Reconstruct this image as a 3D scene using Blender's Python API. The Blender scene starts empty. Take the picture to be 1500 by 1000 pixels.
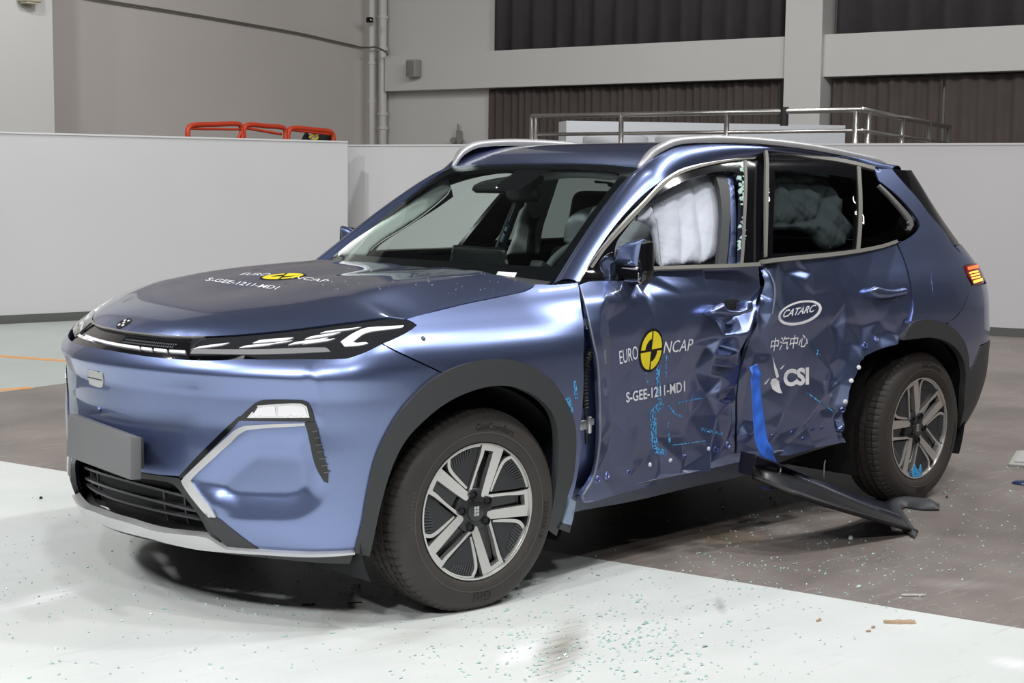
import bpy, bmesh, math, random
import numpy as np
from mathutils import Vector, Matrix
from mathutils.geometry import delaunay_2d_cdt
random.seed(7); RNG = np.random.default_rng(7)
SC = bpy.context.scene
COL = SC.collection

# ------------------------------------------------------------------ camera
# world frame: x runs along the car towards its tail, y away from the near side, z up,
# origin on the floor below the near front hub; metres throughout
CAM = np.array([-3.467, -3.792, 1.4535]); YAW, PIT, ROL, FPX = 0.762, -0.1030, 0.0092, 2258.3
FW = np.array([math.sin(YAW)*math.cos(PIT), math.cos(YAW)*math.cos(PIT), math.sin(PIT)])
RT0 = np.array([math.cos(YAW), -math.sin(YAW), 0.0]); UP0 = np.cross(RT0, FW)
RT = RT0*math.cos(ROL)+UP0*math.sin(ROL); UP = -RT0*math.sin(ROL)+UP0*math.cos(ROL)
FWH = np.array([math.sin(YAW), math.cos(YAW), 0.0])
cam = bpy.data.cameras.new('camera'); cam.sensor_width = 36.0; cam.lens = FPX/1500*36; cam.clip_end = 200
co = bpy.data.objects.new('camera', cam); COL.objects.link(co)
co.matrix_world = Matrix([[RT[0], UP[0], -FW[0], CAM[0]], [RT[1], UP[1], -FW[1], CAM[1]], [RT[2], UP[2], -FW[2], CAM[2]], [0, 0, 0, 1]])
SC.camera = co
SC.view_settings.view_transform = 'Standard'; SC.view_settings.look = 'None'
SC.view_settings.gamma = 1.0; SC.view_settings.use_curve_mapping = False
SC.view_settings.exposure = -0.22

def room(lat, dep, z=0.0):      # a point given as metres to the right of and ahead of the camera position
    p = CAM+RT0*lat+FWH*dep
    return np.array([p[0], p[1], z])

# ------------------------------------------------------------------ light
W = bpy.data.worlds.new('world'); SC.world = W; W.use_nodes = True
W.node_tree.nodes['Background'].inputs[0].default_value = (0.75, 0.80, 0.90, 1)
W.node_tree.nodes['Background'].inputs[1].default_value = 0.35
def area(name, loc, target, sx, sy, power, col=(1, 1, 1), spread=180):
    l = bpy.data.lights.new(name, 'AREA'); l.shape = 'RECTANGLE'; l.size = sx; l.size_y = sy; l.energy = power; l.color = col
    l.spread = math.radians(spread)
    o = bpy.data.objects.new(name, l); COL.objects.link(o); o.location = loc
    d = Vector(target)-Vector(loc); o.rotation_euler = d.to_track_quat('-Z', 'Y').to_euler()
    return o
LIGHTS = [('hall_and_fill_lamp', p, t, .45, .45, e) for p, t, e in (
    ((-5.6, -0.5, 4.6), (-0.5, 0.6, 0.3), 195), ((-5.0, 2.6, 5.2), (-0.4, 1.0, 0.3), 150), ((-5.2, -3.4, 5.4), (-0.6, 0.0, 0.2), 170),
    ((-3.4, -5.6, 6.2), (-0.8, -0.6, 0.0), 150), ((-1.5, -1.6, 7.6), (-1.2, -1.4, 0.0), 120), ((-4.5, 6.0, 7.2), (-0.5, 2.5, 0.0), 110),
    ((5.0, 1.6, 8.4), (3.6, 0.6, 0.0), 70), ((4.2, -2.6, 7.8), (2.8, -1.6, 0.0), 90), ((1.8, -3.4, 9.0), (1.5, -1.5, 0.0), 200), ((5.0, -3.4, 9.0), (3.8, -1.6, 0.2), 220), ((9.5, -1.5, 7.8), (7.5, -1.0, 0.0), 240), ((9.0, -4.2, 9.2), (2.8, -0.4, 0.4), 170),  # some added to brighten the crumpled door facets and the brown floor
    ((-3.6, 6.0, 7.0), (0.4, 12.2, 1.0), 215), ((9.8, 3.4, 7.6), (10.4, 7.4, 1.0), 150), ((1.6, 9.0, 7.6), (2.6, 14.0, 1.6), 300), ((5.2, 6.6, 8.0), (6.6, 11.6, 1.4), 170),  # added lamps turned towards the partitions to brighten them
    (tuple(room(-4.0, 18.5, 5.6)), tuple(room(-6.8, 25, 2.6)), 55), (tuple(room(0.3, 20.5, 5.6)), tuple(room(0.0, 28, 2.6)), 72), (tuple(room(4.5, 17.5, 5.6)), tuple(room(5.0, 25, 2.4)), 85), (tuple(room(8.5, 14, 5.6)), tuple(room(9.5, 21, 2.4)), 75))]  # added low lamps that brighten the hall walls, upper walls left dark
for L in LIGHTS: area(*L)

# ------------------------------------------------------------------ materials
MATS = {}
def nt(m): return m.node_tree.nodes, m.node_tree.links
def mat(name, col=(.5, .5, .5), rough=.5, metal=0., coat=0., spec=.5, emit=None, estr=0., trans=0., ior=1.45, alpha=1., bump=None, sheen=0., coat_r=.03, vary=None):
    if name in MATS: return MATS[name]
    m = bpy.data.materials.new(name); m.use_nodes = True; N, K = nt(m); b = N['Principled BSDF']
    b.inputs['Base Color'].default_value = (*col, 1); b.inputs['Roughness'].default_value = rough
    b.inputs['Metallic'].default_value = metal; b.inputs['Coat Weight'].default_value = coat
    b.inputs['Coat Roughness'].default_value = coat_r
    b.inputs['Specular IOR Level'].default_value = spec; b.inputs['IOR'].default_value = ior
    b.inputs['Transmission Weight'].default_value = trans; b.inputs['Alpha'].default_value = alpha
    b.inputs['Sheen Weight'].default_value = sheen
    if emit: b.inputs['Emission Color'].default_value = (*emit, 1); b.inputs['Emission Strength'].default_value = estr
    if vary or bump:
        t = N.new('ShaderNodeTexCoord')
    if vary:            # (scale, amount): gentle procedural tone variation
        n = N.new('ShaderNodeTexNoise'); n.inputs['Scale'].default_value = vary[0]; n.inputs['Detail'].default_value = 5
        K.new(t.outputs['Object'], n.inputs['Vector'])
        mx = N.new('ShaderNodeMix'); mx.data_type = 'RGBA'
        mx.inputs[6].default_value = (*[max(0, c*(1-vary[1])) for c in col], 1); mx.inputs[7].default_value = (*[min(1, c*(1+vary[1])) for c in col], 1)
        K.new(n.outputs['Fac'], mx.inputs[0]); K.new(mx.outputs[2], b.inputs['Base Color'])
    if bump:            # (scale, strength, distance)
        n = N.new('ShaderNodeTexNoise'); n.inputs['Scale'].default_value = bump[0]; n.inputs['Detail'].default_value = 3
        K.new(t.outputs['Object'], n.inputs['Vector'])
        bp = N.new('ShaderNodeBump'); bp.inputs['Strength'].default_value = bump[1]; bp.inputs['Distance'].default_value = bump[2]
        K.new(n.outputs['Fac'], bp.inputs['Height']); K.new(bp.outputs['Normal'], b.inputs['Normal'])
    MATS[name] = m
    return m
PAINT = mat('blue_metallic_paint', (.135, .195, .40),   .33, .93, 1.0, coat_r=.02)
N, K = nt(PAINT)        # fine metal flake in the base coat
_t = N.new('ShaderNodeTexCoord'); _v = N.new('ShaderNodeTexVoronoi'); _v.inputs['Scale'].default_value = 900
_m = N.new('ShaderNodeMix'); _m.data_type = 'RGBA'; _m.inputs[6].default_value = (.19, .245, .455, 1); _m.inputs[7].default_value = (.235, .295, .525, 1)
K.new(_t.outputs['Object'], _v.inputs['Vector']); K.new(_v.outputs['Color'], _m.inputs[0]); K.new(_m.outputs[2], N['Principled BSDF'].inputs['Base Color'])
PLASTIC = mat('black_grained_plastic', (.045, .047, .05), .52, bump=(900, .15, .0006))
GLOSSB = mat('gloss_black', (.006, .006, .008), .08, coat=.6)
DARK = mat('dark_cavity', (.012, .012, .014), .8)
CHROME = mat('satin_silver_trim', (.62, .62, .62), .28, .9)
CHAMP = mat('champagne_trim', (.19, .183, .165), .55, .15, spec=.3)
SILVER = mat('silver_painted_plastic', (.62, .62, .63), .32, .55, .4)
RUBBER = mat('tyre_rubber', (.046, .040, .037), .60, bump=(300, .1, .0005), vary=(9, .25))
LETTERR = mat('tyre_lettering', (.010, .010, .010), .5)
LETTERG = mat('tyre_lettering_grey', (.095, .088, .083), .55)
ALLOY = mat('machined_alloy', (.70, .69, .67), .26, .85)
DALLOY = mat('dark_grey_alloy', (.045, .046, .05), .42, .3)
WHITEV = mat('white_vinyl', (.82, .82, .83), .45)
YELLOWV = mat('yellow_vinyl', (.83, .68, .03), .42)
BLACKV = mat('black_vinyl', (.008, .008, .008), .4)
RAILM = mat('satin_roof_rail', (.46, .46, .47), .42, .6)
AIRBAG = mat('white_airbag_fabric', (.60, .63, .71), .8, bump=(60, .35, .004))
AIRBAGG = mat('grey_airbag_fabric', (.42, .43, .47), .85, bump=(50, .35, .004))
TRIMIN = mat('pale_headliner_fabric', (.74, .76, .74), .9)
CABIN = mat('black_cabin_plastic', (.018, .02, .022), .55)
SEATM = mat('black_seat_leather', (.012, .012, .014), .5)
PLATEM = mat('grey_plate_plastic', (.155, .155, .16), .5, bump=(700, .12, .0006))
STEEL = mat('brushed_steel', (.52, .50, .47), .3, .9)
ORANGE = mat('orange_red_powder_coat', (.56, .055, .02), .45)
BLUETAPE = mat('blue_cloth_tape', (.035, .13, .58), .33, bump=(120, .4, .003))
ZINC = mat('zinc_plated_steel', (.55, .56, .58), .3, .9)
LAMPW = mat('white_light_guide', (.88, .88, .90), .15, .0, .8)
REFL = mat('silver_reflector', (.86, .84, .86), .12, .95)
SMOKE = mat('smoked_lens', (.02, .021, .024), .05, coat=1.)
TAIL = mat('lit_tail_lamp', (.5, .02, .01), .3, emit=(1., .10, .02), estr=3.2)
TAILY = mat('lit_tail_bar', (.9, .3, .05), .3, emit=(1., .26, .03), estr=5.)
TAILR = mat('red_lens', (.16, .004, .006), .08, coat=1.)
BLUEHOLE = mat('sky_blue_mark', (.05, .33, .72), .55)
def glass(name, tint, rough=.0, refl=1.0):
    m = bpy.data.materials.new(name); m.use_nodes = True; N, K = nt(m); N.clear()
    o = N.new('ShaderNodeOutputMaterial'); tr = N.new('ShaderNodeBsdfTransparent'); g = N.new('ShaderNodeBsdfGlossy'); mx = N.new('ShaderNodeMixShader'); f = N.new('ShaderNodeFresnel')
    tr.inputs[0].default_value = (*tint, 1); g.inputs['Roughness'].default_value = rough; f.inputs['IOR'].default_value = 1.45
    gb = N.new('ShaderNodeNewGeometry'); mr = N.new('ShaderNodeMapRange'); mr.inputs[3].default_value = 1.45; mr.inputs[4].default_value = 1/1.45     # same reflectance from both faces of a pane
    K.new(gb.outputs['Backfacing'], mr.inputs[0]); K.new(mr.outputs[0], f.inputs['IOR'])
    K.new(f.outputs[0], mx.inputs[0]); K.new(tr.outputs[0], mx.inputs[1]); K.new(g.outputs[0], mx.inputs[2]); K.new(mx.outputs[0], o.inputs[0])
    return m
SCREENG = glass('green_tinted_windscreen', (.86, .95, .91))
SIDEG = glass('clear_side_glass', (.91, .95, .93))
PRIVACY = glass('dark_privacy_glass', (.30, .34, .33))
DARKG = glass('very_dark_quarter_glass', (.04, .045, .05))
SHARDM = mat('green_glass_crumb', (.48, .68, .63), .12, 0, .6)
def chalk(name, col, scale, thr):
    m = bpy.data.materials.new(name); m.use_nodes = True; N, K = nt(m); b = N['Principled BSDF']
    b.inputs['Base Color'].default_value = (*col, 1); b.inputs['Roughness'].default_value = .8
    t = N.new('ShaderNodeTexCoord'); n = N.new('ShaderNodeTexNoise'); n.inputs['Scale'].default_value = scale; n.inputs['Detail'].default_value = 6
    c = N.new('ShaderNodeMath'); c.operation = 'GREATER_THAN'; c.inputs[1].default_value = thr
    K.new(t.outputs['Object'], n.inputs['Vector']); K.new(n.outputs['Fac'], c.inputs[0]); K.new(c.outputs[0], b.inputs['Alpha'])
    return m
CHALKM = chalk('blue_chalk_transfer', (.09, .38, .72), 110, .50)

# ------------------------------------------------------------------ mesh helpers
def link(name, me, m, parent=None, label=None):
    o = bpy.data.objects.new(name, me); COL.objects.link(o)
    if m is not None and not me.materials: me.materials.append(m)
    if parent is not None: o.parent = parent
    if label: o['label'] = label
    return o
def mk(name, V, F, m, parent=None, label=None, smooth=True, sharp=None):
    me = bpy.data.meshes.new(name); me.from_pydata([tuple(map(float, v)) for v in V], [], [tuple(map(int, f)) for f in F]); me.update()
    if smooth: me.polygons.foreach_set('use_smooth', [True]*len(me.polygons))
    if sharp is not None:
        me.set_sharp_from_angle(angle=math.radians(sharp))
    return link(name, me, m, parent, label)
def thing(name, label, cat, loc=(0, 0, 0), group=None, rotz=0.):
    o = bpy.data.objects.new(name, None); COL.objects.link(o); o.location = loc; o.rotation_euler = (0, 0, rotz)
    o.empty_display_size = .1; o['label'] = label; o['category'] = cat
    if group: o['group'] = group
    return o
def tag(o, label, cat, group=None, kind=None):
    if label: o['label'] = label
    if cat: o['category'] = cat
    if group: o['group'] = group
    if kind: o['kind'] = kind
    return o
class MB:
    def __init__(s): s.V = []; s.F = []
    def add(s, V, F):
        b = len(s.V); s.V += [tuple(map(float, v)) for v in V]; s.F += [tuple(int(i)+b for i in f) for f in F]; return s
    def box(s, c, d, rz=0., M=None, taper=1.):
        hx, hy, hz = d[0]/2, d[1]/2, d[2]/2
        P = []
        for z in (-1, 1):
            k = taper if z > 0 else 1.
            for x, y in ((-1, -1), (1, -1), (1, 1), (-1, 1)): P.append((x*hx*k, y*hy*k, z*hz))
        ca, sa = math.cos(rz), math.sin(rz)
        P = [(x*ca-y*sa+c[0], x*sa+y*ca+c[1], z+c[2]) for x, y, z in P]
        if M is not None: P = [tuple(M @ Vector(p)) for p in P]
        return s.add(P, [(3, 2, 1, 0), (4, 5, 6, 7), (0, 1, 5, 4), (1, 2, 6, 5), (2, 3, 7, 6), (3, 0, 4, 7)])
    def tube(s, pts, r, n=10, caps=True, rx=None):
        V, F = tubeVF(pts, r, n, caps, rx); return s.add(V, F)
    def build(s, name, m, parent=None, label=None, smooth=False, sharp=None, bevel=0, seg=2):
        o = mk(name, s.V, s.F, m, parent, label, smooth, sharp)
        if bevel:
            md = o.modifiers.new('bevel', 'BEVEL'); md.width = bevel; md.segments = seg; md.limit_method = 'ANGLE'; md.angle_limit = math.radians(35)
            o.data.polygons.foreach_set('use_smooth', [True]*len(o.data.polygons)); md.harden_normals = False
        return o
def tubeVF(pts, r, n=10, caps=True, rx=None, closed=False):
    P = np.array(pts, float); m = len(P)
    R = np.full(m, r) if np.isscalar(r) else np.array(r, float)
    T = np.gradient(P, axis=0) if not closed else (np.roll(P, -1, 0)-np.roll(P, 1, 0))
    T /= np.linalg.norm(T, axis=1)[:, None]+1e-12
    a = np.array([0, 0, 1.]) if abs(T[0][2]) < .9 else np.array([1., 0, 0])
    V = []
    u = np.cross(T[0], a); u /= np.linalg.norm(u)
    for i in range(m):
        u = u-T[i]*(u@T[i]); u /= np.linalg.norm(u); v = np.cross(T[i], u)
        for k in range(n):
            t = 2*math.pi*k/n
            V.append(P[i]+R[i]*(math.cos(t)*u*(rx or 1.)+math.sin(t)*v))
    F = []
    for i in range(m if closed else m-1):
        for k in range(n):
            j = (i+1) % m
            F.append((i*n+k, i*n+(k+1) % n, j*n+(k+1) % n, j*n+k))
    if caps and not closed: F.append(tuple(range(n))[::-1]); F.append(tuple((m-1)*n+k for k in range(n)))
    return V, F
def sweep(pts, prof, side, caps=True):
    """prof: list of (a,b); a along 'side' (projected), b along the normal side x tangent"""
    P = np.array(pts, float); m = len(P); T = np.gradient(P, axis=0); T /= np.linalg.norm(T, axis=1)[:, None]
    V = []; n = len(prof); S = np.array(side, float)
    for i in range(m):
        s = (S[i] if S.ndim == 2 else S); s = s-T[i]*(s@T[i]); s = s/np.linalg.norm(s); b = np.cross(T[i], s)
        for (a, c) in prof: V.append(P[i]+s*a+b*c)
    F = []
    for i in range(m-1):
        for k in range(n): F.append((i*n+k, i*n+(k+1) % n, (i+1)*n+(k+1) % n, (i+1)*n+k))
    if caps: F.append(tuple(range(n))[::-1]); F.append(tuple((m-1)*n+k for k in range(n)))
    return V, F
def lathe(prof, n, axis='y'):
    """prof: list of (radius, along); revolved round y"""
    V = []; F = []; k = len(prof)
    for i in range(n):
        t = 2*math.pi*i/n; c, s_ = math.cos(t), math.sin(t)
        for r, a in prof: V.append((r*c, a, r*s_))
    for i in range(n):
        j = (i+1) % n
        for q in range(k-1): F.append((i*k+q, i*k+q+1, j*k+q+1, j*k+q))
    return V, F
class Spl:
    """monotone cubic through points, clamped outside"""
    def __init__(s, xs, ys):
        x = np.array(xs, float); y = np.array(ys, float); h = np.diff(x); d = np.diff(y)/h
        m = np.zeros_like(y); m[1:-1] = np.where(d[:-1]*d[1:] > 0, 2*d[:-1]*d[1:]/(d[:-1]+d[1:]+1e-12), 0); m[0] = d[0]; m[-1] = d[-1]
        s.x, s.y, s.m = x, y, m
    def __call__(s, q):
        q = np.clip(np.asarray(q, float), s.x[0], s.x[-1]); i = np.clip(np.searchsorted(s.x, q)-1, 0, len(s.x)-2)
        h = s.x[i+1]-s.x[i]; t = (q-s.x[i])/h
        return (2*t**3-3*t**2+1)*s.y[i]+(t**3-2*t**2+t)*h*s.m[i]+(-2*t**3+3*t**2)*s.y[i+1]+(t**3-t**2)*h*s.m[i+1]
def sst(a, b, x):
    t = np.clip((np.asarray(x, float)-a)/(b-a), 0, 1); return t*t*(3-2*t)
def smooth_line(P, closed=False, h=None, corner=38):
    """resample a polyline: gentle vertices are rounded by a Catmull-Rom curve, sharp ones stay corners"""
    P = [np.array(p, float) for p in P]; n = len(P); out = []
    def cor(i):
        if not closed and (i == 0 or i == n-1): return True
        a = P[i]-P[i-1]; b = P[(i+1) % n]-P[i]
        c = (a@b)/(np.linalg.norm(a)*np.linalg.norm(b)+1e-12)
        return math.degrees(math.acos(max(-1, min(1, c)))) > corner
    C = [cor(i) for i in range(n)]
    for i in range(n if closed else n-1):
        p1, p2 = P[i], P[(i+1) % n]
        p0 = P[i-1] if not C[i] else 2*p1-p2
        p3 = P[(i+2) % n] if not C[(i+1) % n] else 2*p2-p1
        L = np.linalg.norm(p2-p1); k = max(1, int(math.ceil(L/h))) if h else 6
        d1 = (p2-p0); d2 = (p3-p1)
        d1 = d1/(np.linalg.norm(d1)+1e-12)*L; d2 = d2/(np.linalg.norm(d2)+1e-12)*L
        for j in range(k):
            t = j/k
            out.append((2*t**3-3*t**2+1)*p1+(t**3-2*t**2+t)*d1+(-2*t**3+3*t**2)*p2+(t**3-t**2)*d2)
    if not closed: out.append(P[-1])
    return np.array(out)
def inpoly(Q, poly):
    x, y = Q[:, 0], Q[:, 1]; r = np.zeros(len(Q), bool); n = len(poly)
    for i in range(n):
        x1, y1 = poly[i]; x2, y2 = poly[(i+1) % n]
        if y1 == y2: continue
        c = ((y1 > y) != (y2 > y)) & (x < (x2-x1)*(y-y1)/(y2-y1)+x1); r ^= c
    return r
def segdist(Q, poly):
    d = np.full(len(Q), 1e9); n = len(poly)
    for i in range(n):
        a = poly[i]; b = poly[(i+1) % n]; ab = b-a; t = np.clip(((Q-a)@ab)/(ab@ab+1e-15), 0, 1)
        d = np.minimum(d, np.linalg.norm(Q-(a+t[:, None]*ab), axis=1))
    return d
def fill(poly, h, holes=()):
    """triangulate a 2-D polygon with an even inner grid; returns points, triangles, boundary loops"""
    loops = [np.array(poly)]+[np.array(q) for q in holes]
    lo = loops[0].min(0); hi = loops[0].max(0)
    G = []
    r = 0; y = lo[1]
    while y < hi[1]:
        xs = np.arange(lo[0]+(h/2 if r % 2 else 0), hi[0], h); G.append(np.stack([xs, np.full_like(xs, y)], 1)); y += h*.866; r += 1
    G = np.concatenate(G) if G else np.zeros((0, 2))
    if len(G):
        ok = inpoly(G, loops[0])
        for q in loops[1:]: ok &= ~inpoly(G, q)
        for q in loops: ok &= segdist(G, q) > h*.45
        G = G[ok]
    pts = np.concatenate(loops+[G]); ed = []; b = 0
    for q in loops:
        k = len(q); ed += [(b+i, b+(i+1) % k) for i in range(k)]; b += k
    r = delaunay_2d_cdt([Vector(p) for p in pts], ed, [], 0, 1e-7)
    V = np.array([tuple(v) for v in r[0]]); T = np.array([f for f in r[2]])
    c = V[T].mean(1); ok = inpoly(c, loops[0])
    for q in loops[1:]: ok &= ~inpoly(c, q)
    T = T[ok]
    a = V[T]; ar = (a[:, 1, 0]-a[:, 0, 0])*(a[:, 2, 1]-a[:, 0, 1])-(a[:, 1, 1]-a[:, 0, 1])*(a[:, 2, 0]-a[:, 0, 0])
    T[ar < 0] = T[ar < 0][:, ::-1]
    return V, T
def ray(uv):
    uv = np.atleast_2d(np.asarray(uv, float))
    return FW+np.outer((uv[:, 0]-750)/FPX, RT)+np.outer((500-uv[:, 1])/FPX, UP)
def px(P):
    d = np.atleast_2d(P)-CAM; z = d@FW
    return np.stack([750+FPX*(d@RT)/z, 500-FPX*(d@UP)/z], 1)
def on(uv, ax, val):        # photo pixels -> points on the plane  axis = value
    d = ray(uv); t = (val-CAM[ax])/d[:, ax]; return CAM+t[:, None]*d
# ------------------------------------------------------------------ car body surface
YC = 0.90
_plan = [(-.90, 0), (-.872, .25), (-.79, .5), (-.68, .70), (-.60, .808), (-.50, .885), (-.36, .926), (-.1, .948), (.4, .952), (1.4, .954), (2.4, .953),
         (2.9, .945), (3.2, .915), (3.42, .86), (3.57, .77), (3.68, .60), (3.74, .35), (3.76, 0)]
_p = np.array([(x, -w) for x, w in _plan[3:0:-1]]+_plan+[(x, -w) for x, w in _plan[-2:-4:-1]])
_t = np.concatenate([[0], np.cumsum(np.linalg.norm(np.diff(_p, axis=0), axis=1))])
def _cr(t, p):
    m = np.zeros_like(p); m[1:-1] = (p[2:]-p[:-2])/(t[2:]-t[:-2])[:, None]; m[0] = m[1]; m[-1] = m[-2]
    def f(q):
        i = np.clip(np.searchsorted(t, q)-1, 0, len(t)-2); h = (t[i+1]-t[i])[:, None]; u = ((q-t[i])[:, None])/h
        return (2*u**3-3*u**2+1)*p[i]+(u**3-2*u**2+u)*h*m[i]+(-2*u**3+3*u**2)*p[i+1]+(u**3-u**2)*h*m[i+1]
    return f
_f = _cr(_t, _p); _q = np.linspace(_t[3], _t[-3], 6000); _c = _f(_q)
SS = np.concatenate([[0], np.cumsum(np.linalg.norm(np.diff(_c, axis=0), axis=1))]); SXT = _c[:, 0]; SWT = _c[:, 1]
SMAX = SS[-1]
def s_at_x(x): return np.interp(x, SXT, SS)
# inset of the body below/above its widest line, for nose, fender, door and tail
dFront = Spl([.18, .24, .30, .36, .45, .58, .68, .76, .80, .83, .86, .90, .935, .96, .985, 1.0, 1.1], [.10, .060, .030, .015, .008, .012, .022, .022, .010, 0, .012, .050, .095, .13, .17, .20, .40])
dFend = Spl([.18, .26, .33, .42, .6, .75, .85, .90, .95, .985, 1.042, 1.075, 1.10, 1.2, 1.7], [.10, .06, .04, .025, .008, 0, .002, .015, .048, .085, .15, .20, .25, .35, .7])
dDoor = Spl([.18, .26, .33, .42, .6, .75, .88, .95, 1.0, 1.05, 1.10, 1.14, 1.25, 1.38, 1.50, 1.56, 1.62, 1.70], [.12, .085, .055, .03, .008, 0, 0, .010, .024, .046, .072, .092, .145, .212, .285, .33, .42, .56])
dTail = Spl([.18, .28, .40, .55, .7, .9, .96, 1.02, 1.08, 1.15, 1.25, 1.38, 1.5, 1.6, 1.7], [.17, .11, .045, .0, .0, .02, .025, .04, .075, .14, .235, .345, .445, .54, .64])
def ring(s, z, e=0.):
    """body surface: s runs round the car from the nose centre (near side positive), z is height, e extra inset"""
    s = np.asarray(s, float); z = np.asarray(z, float); a = np.abs(s); sg = np.where(s < 0, -1., 1.)
    X = np.interp(a, SS, SXT); Wd = np.interp(a, SS, SWT)
    gF = 1-sst(-.72, -.18, X); gR = sst(2.95, 3.65, X); t = sst(.25, .72, X)
    dS = dFend(z)*(1-t)+dDoor(z)*t
    dS = dS+.085*(1-sst(.45, 1.5, X))*sst(1.02, 1.14, z)*t
    q = (np.clip(Wd/.95, 0, 1))**1.0
    w = Wd-(dS+e)*q
    x = X+gF*dFront(z)*(1)-gR*dTail(z)
    return np.stack([x, YC-sg*w, z], -1)
def ring_n(s, z, e=0.):
    h = 2e-3; a = ring(s+h, z, e)-ring(s-h, z, e); b = ring(s, z+h, e)-ring(s, z-h, e)
    n = np.cross(a, b); n = n/(np.linalg.norm(n, axis=-1)[..., None]+1e-12)
    return n          # points outward for s>0 measured nose -> tail along the near side
_gs = np.linspace(-1.0, SMAX, 310); _gz = np.linspace(.19, 1.66, 90)
_GS, _GZ = [g.ravel() for g in np.meshgrid(_gs, _gz)]
_GP = ring(_GS, _GZ); _GN = ring_n(_GS, _GZ)
_ok = ((_GP-CAM)*_GN).sum(1) < 0
_GS, _GZ, _GU = _GS[_ok], _GZ[_ok], px(_GP[_ok])
def inv(uv, e=0., init=None, it=14):
    """photo pixels -> (s,z) on the body surface inset by e"""
    uv = np.atleast_2d(np.asarray(uv, float)); e = np.broadcast_to(np.asarray(e, float), (len(uv),))
    S = np.empty(len(uv)); Z = np.empty(len(uv))
    if init is not None: S, Z = init[:, 0].copy(), init[:, 1].copy()
    else:
        for i in range(0, len(uv), 64):
            k = np.argmin((_GU[None, :, 0]-uv[i:i+64, None, 0])**2+(_GU[None, :, 1]-uv[i:i+64, None, 1])**2, 1); S[i:i+64] = _GS[k]; Z[i:i+64] = _GZ[k]
    for _ in range(it):
        b = px(ring(S, Z, e)); h = 1e-4
        ds = (px(ring(S+h, Z, e))-b)/h; dz = (px(ring(S, Z+h, e))-b)/h; r = uv-b
        det = ds[:, 0]*dz[:, 1]-ds[:, 1]*dz[:, 0]; det = np.where(abs(det) < 40, np.sign(det+1e-9)*40, det)
        a = (r[:, 0]*dz[:, 1]-r[:, 1]*dz[:, 0])/det; c = (ds[:, 0]*r[:, 1]-ds[:, 1]*r[:, 0])/det
        S = np.clip(S+np.clip(a, -.08, .08), -1.6, SMAX); Z = np.clip(Z+np.clip(c, -.08, .08), .15, 1.7)
    return np.stack([S, Z], 1)
def mir(P):
    P = np.array(P, float); P[..., 1] = 2*YC-P[..., 1]; return P
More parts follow.
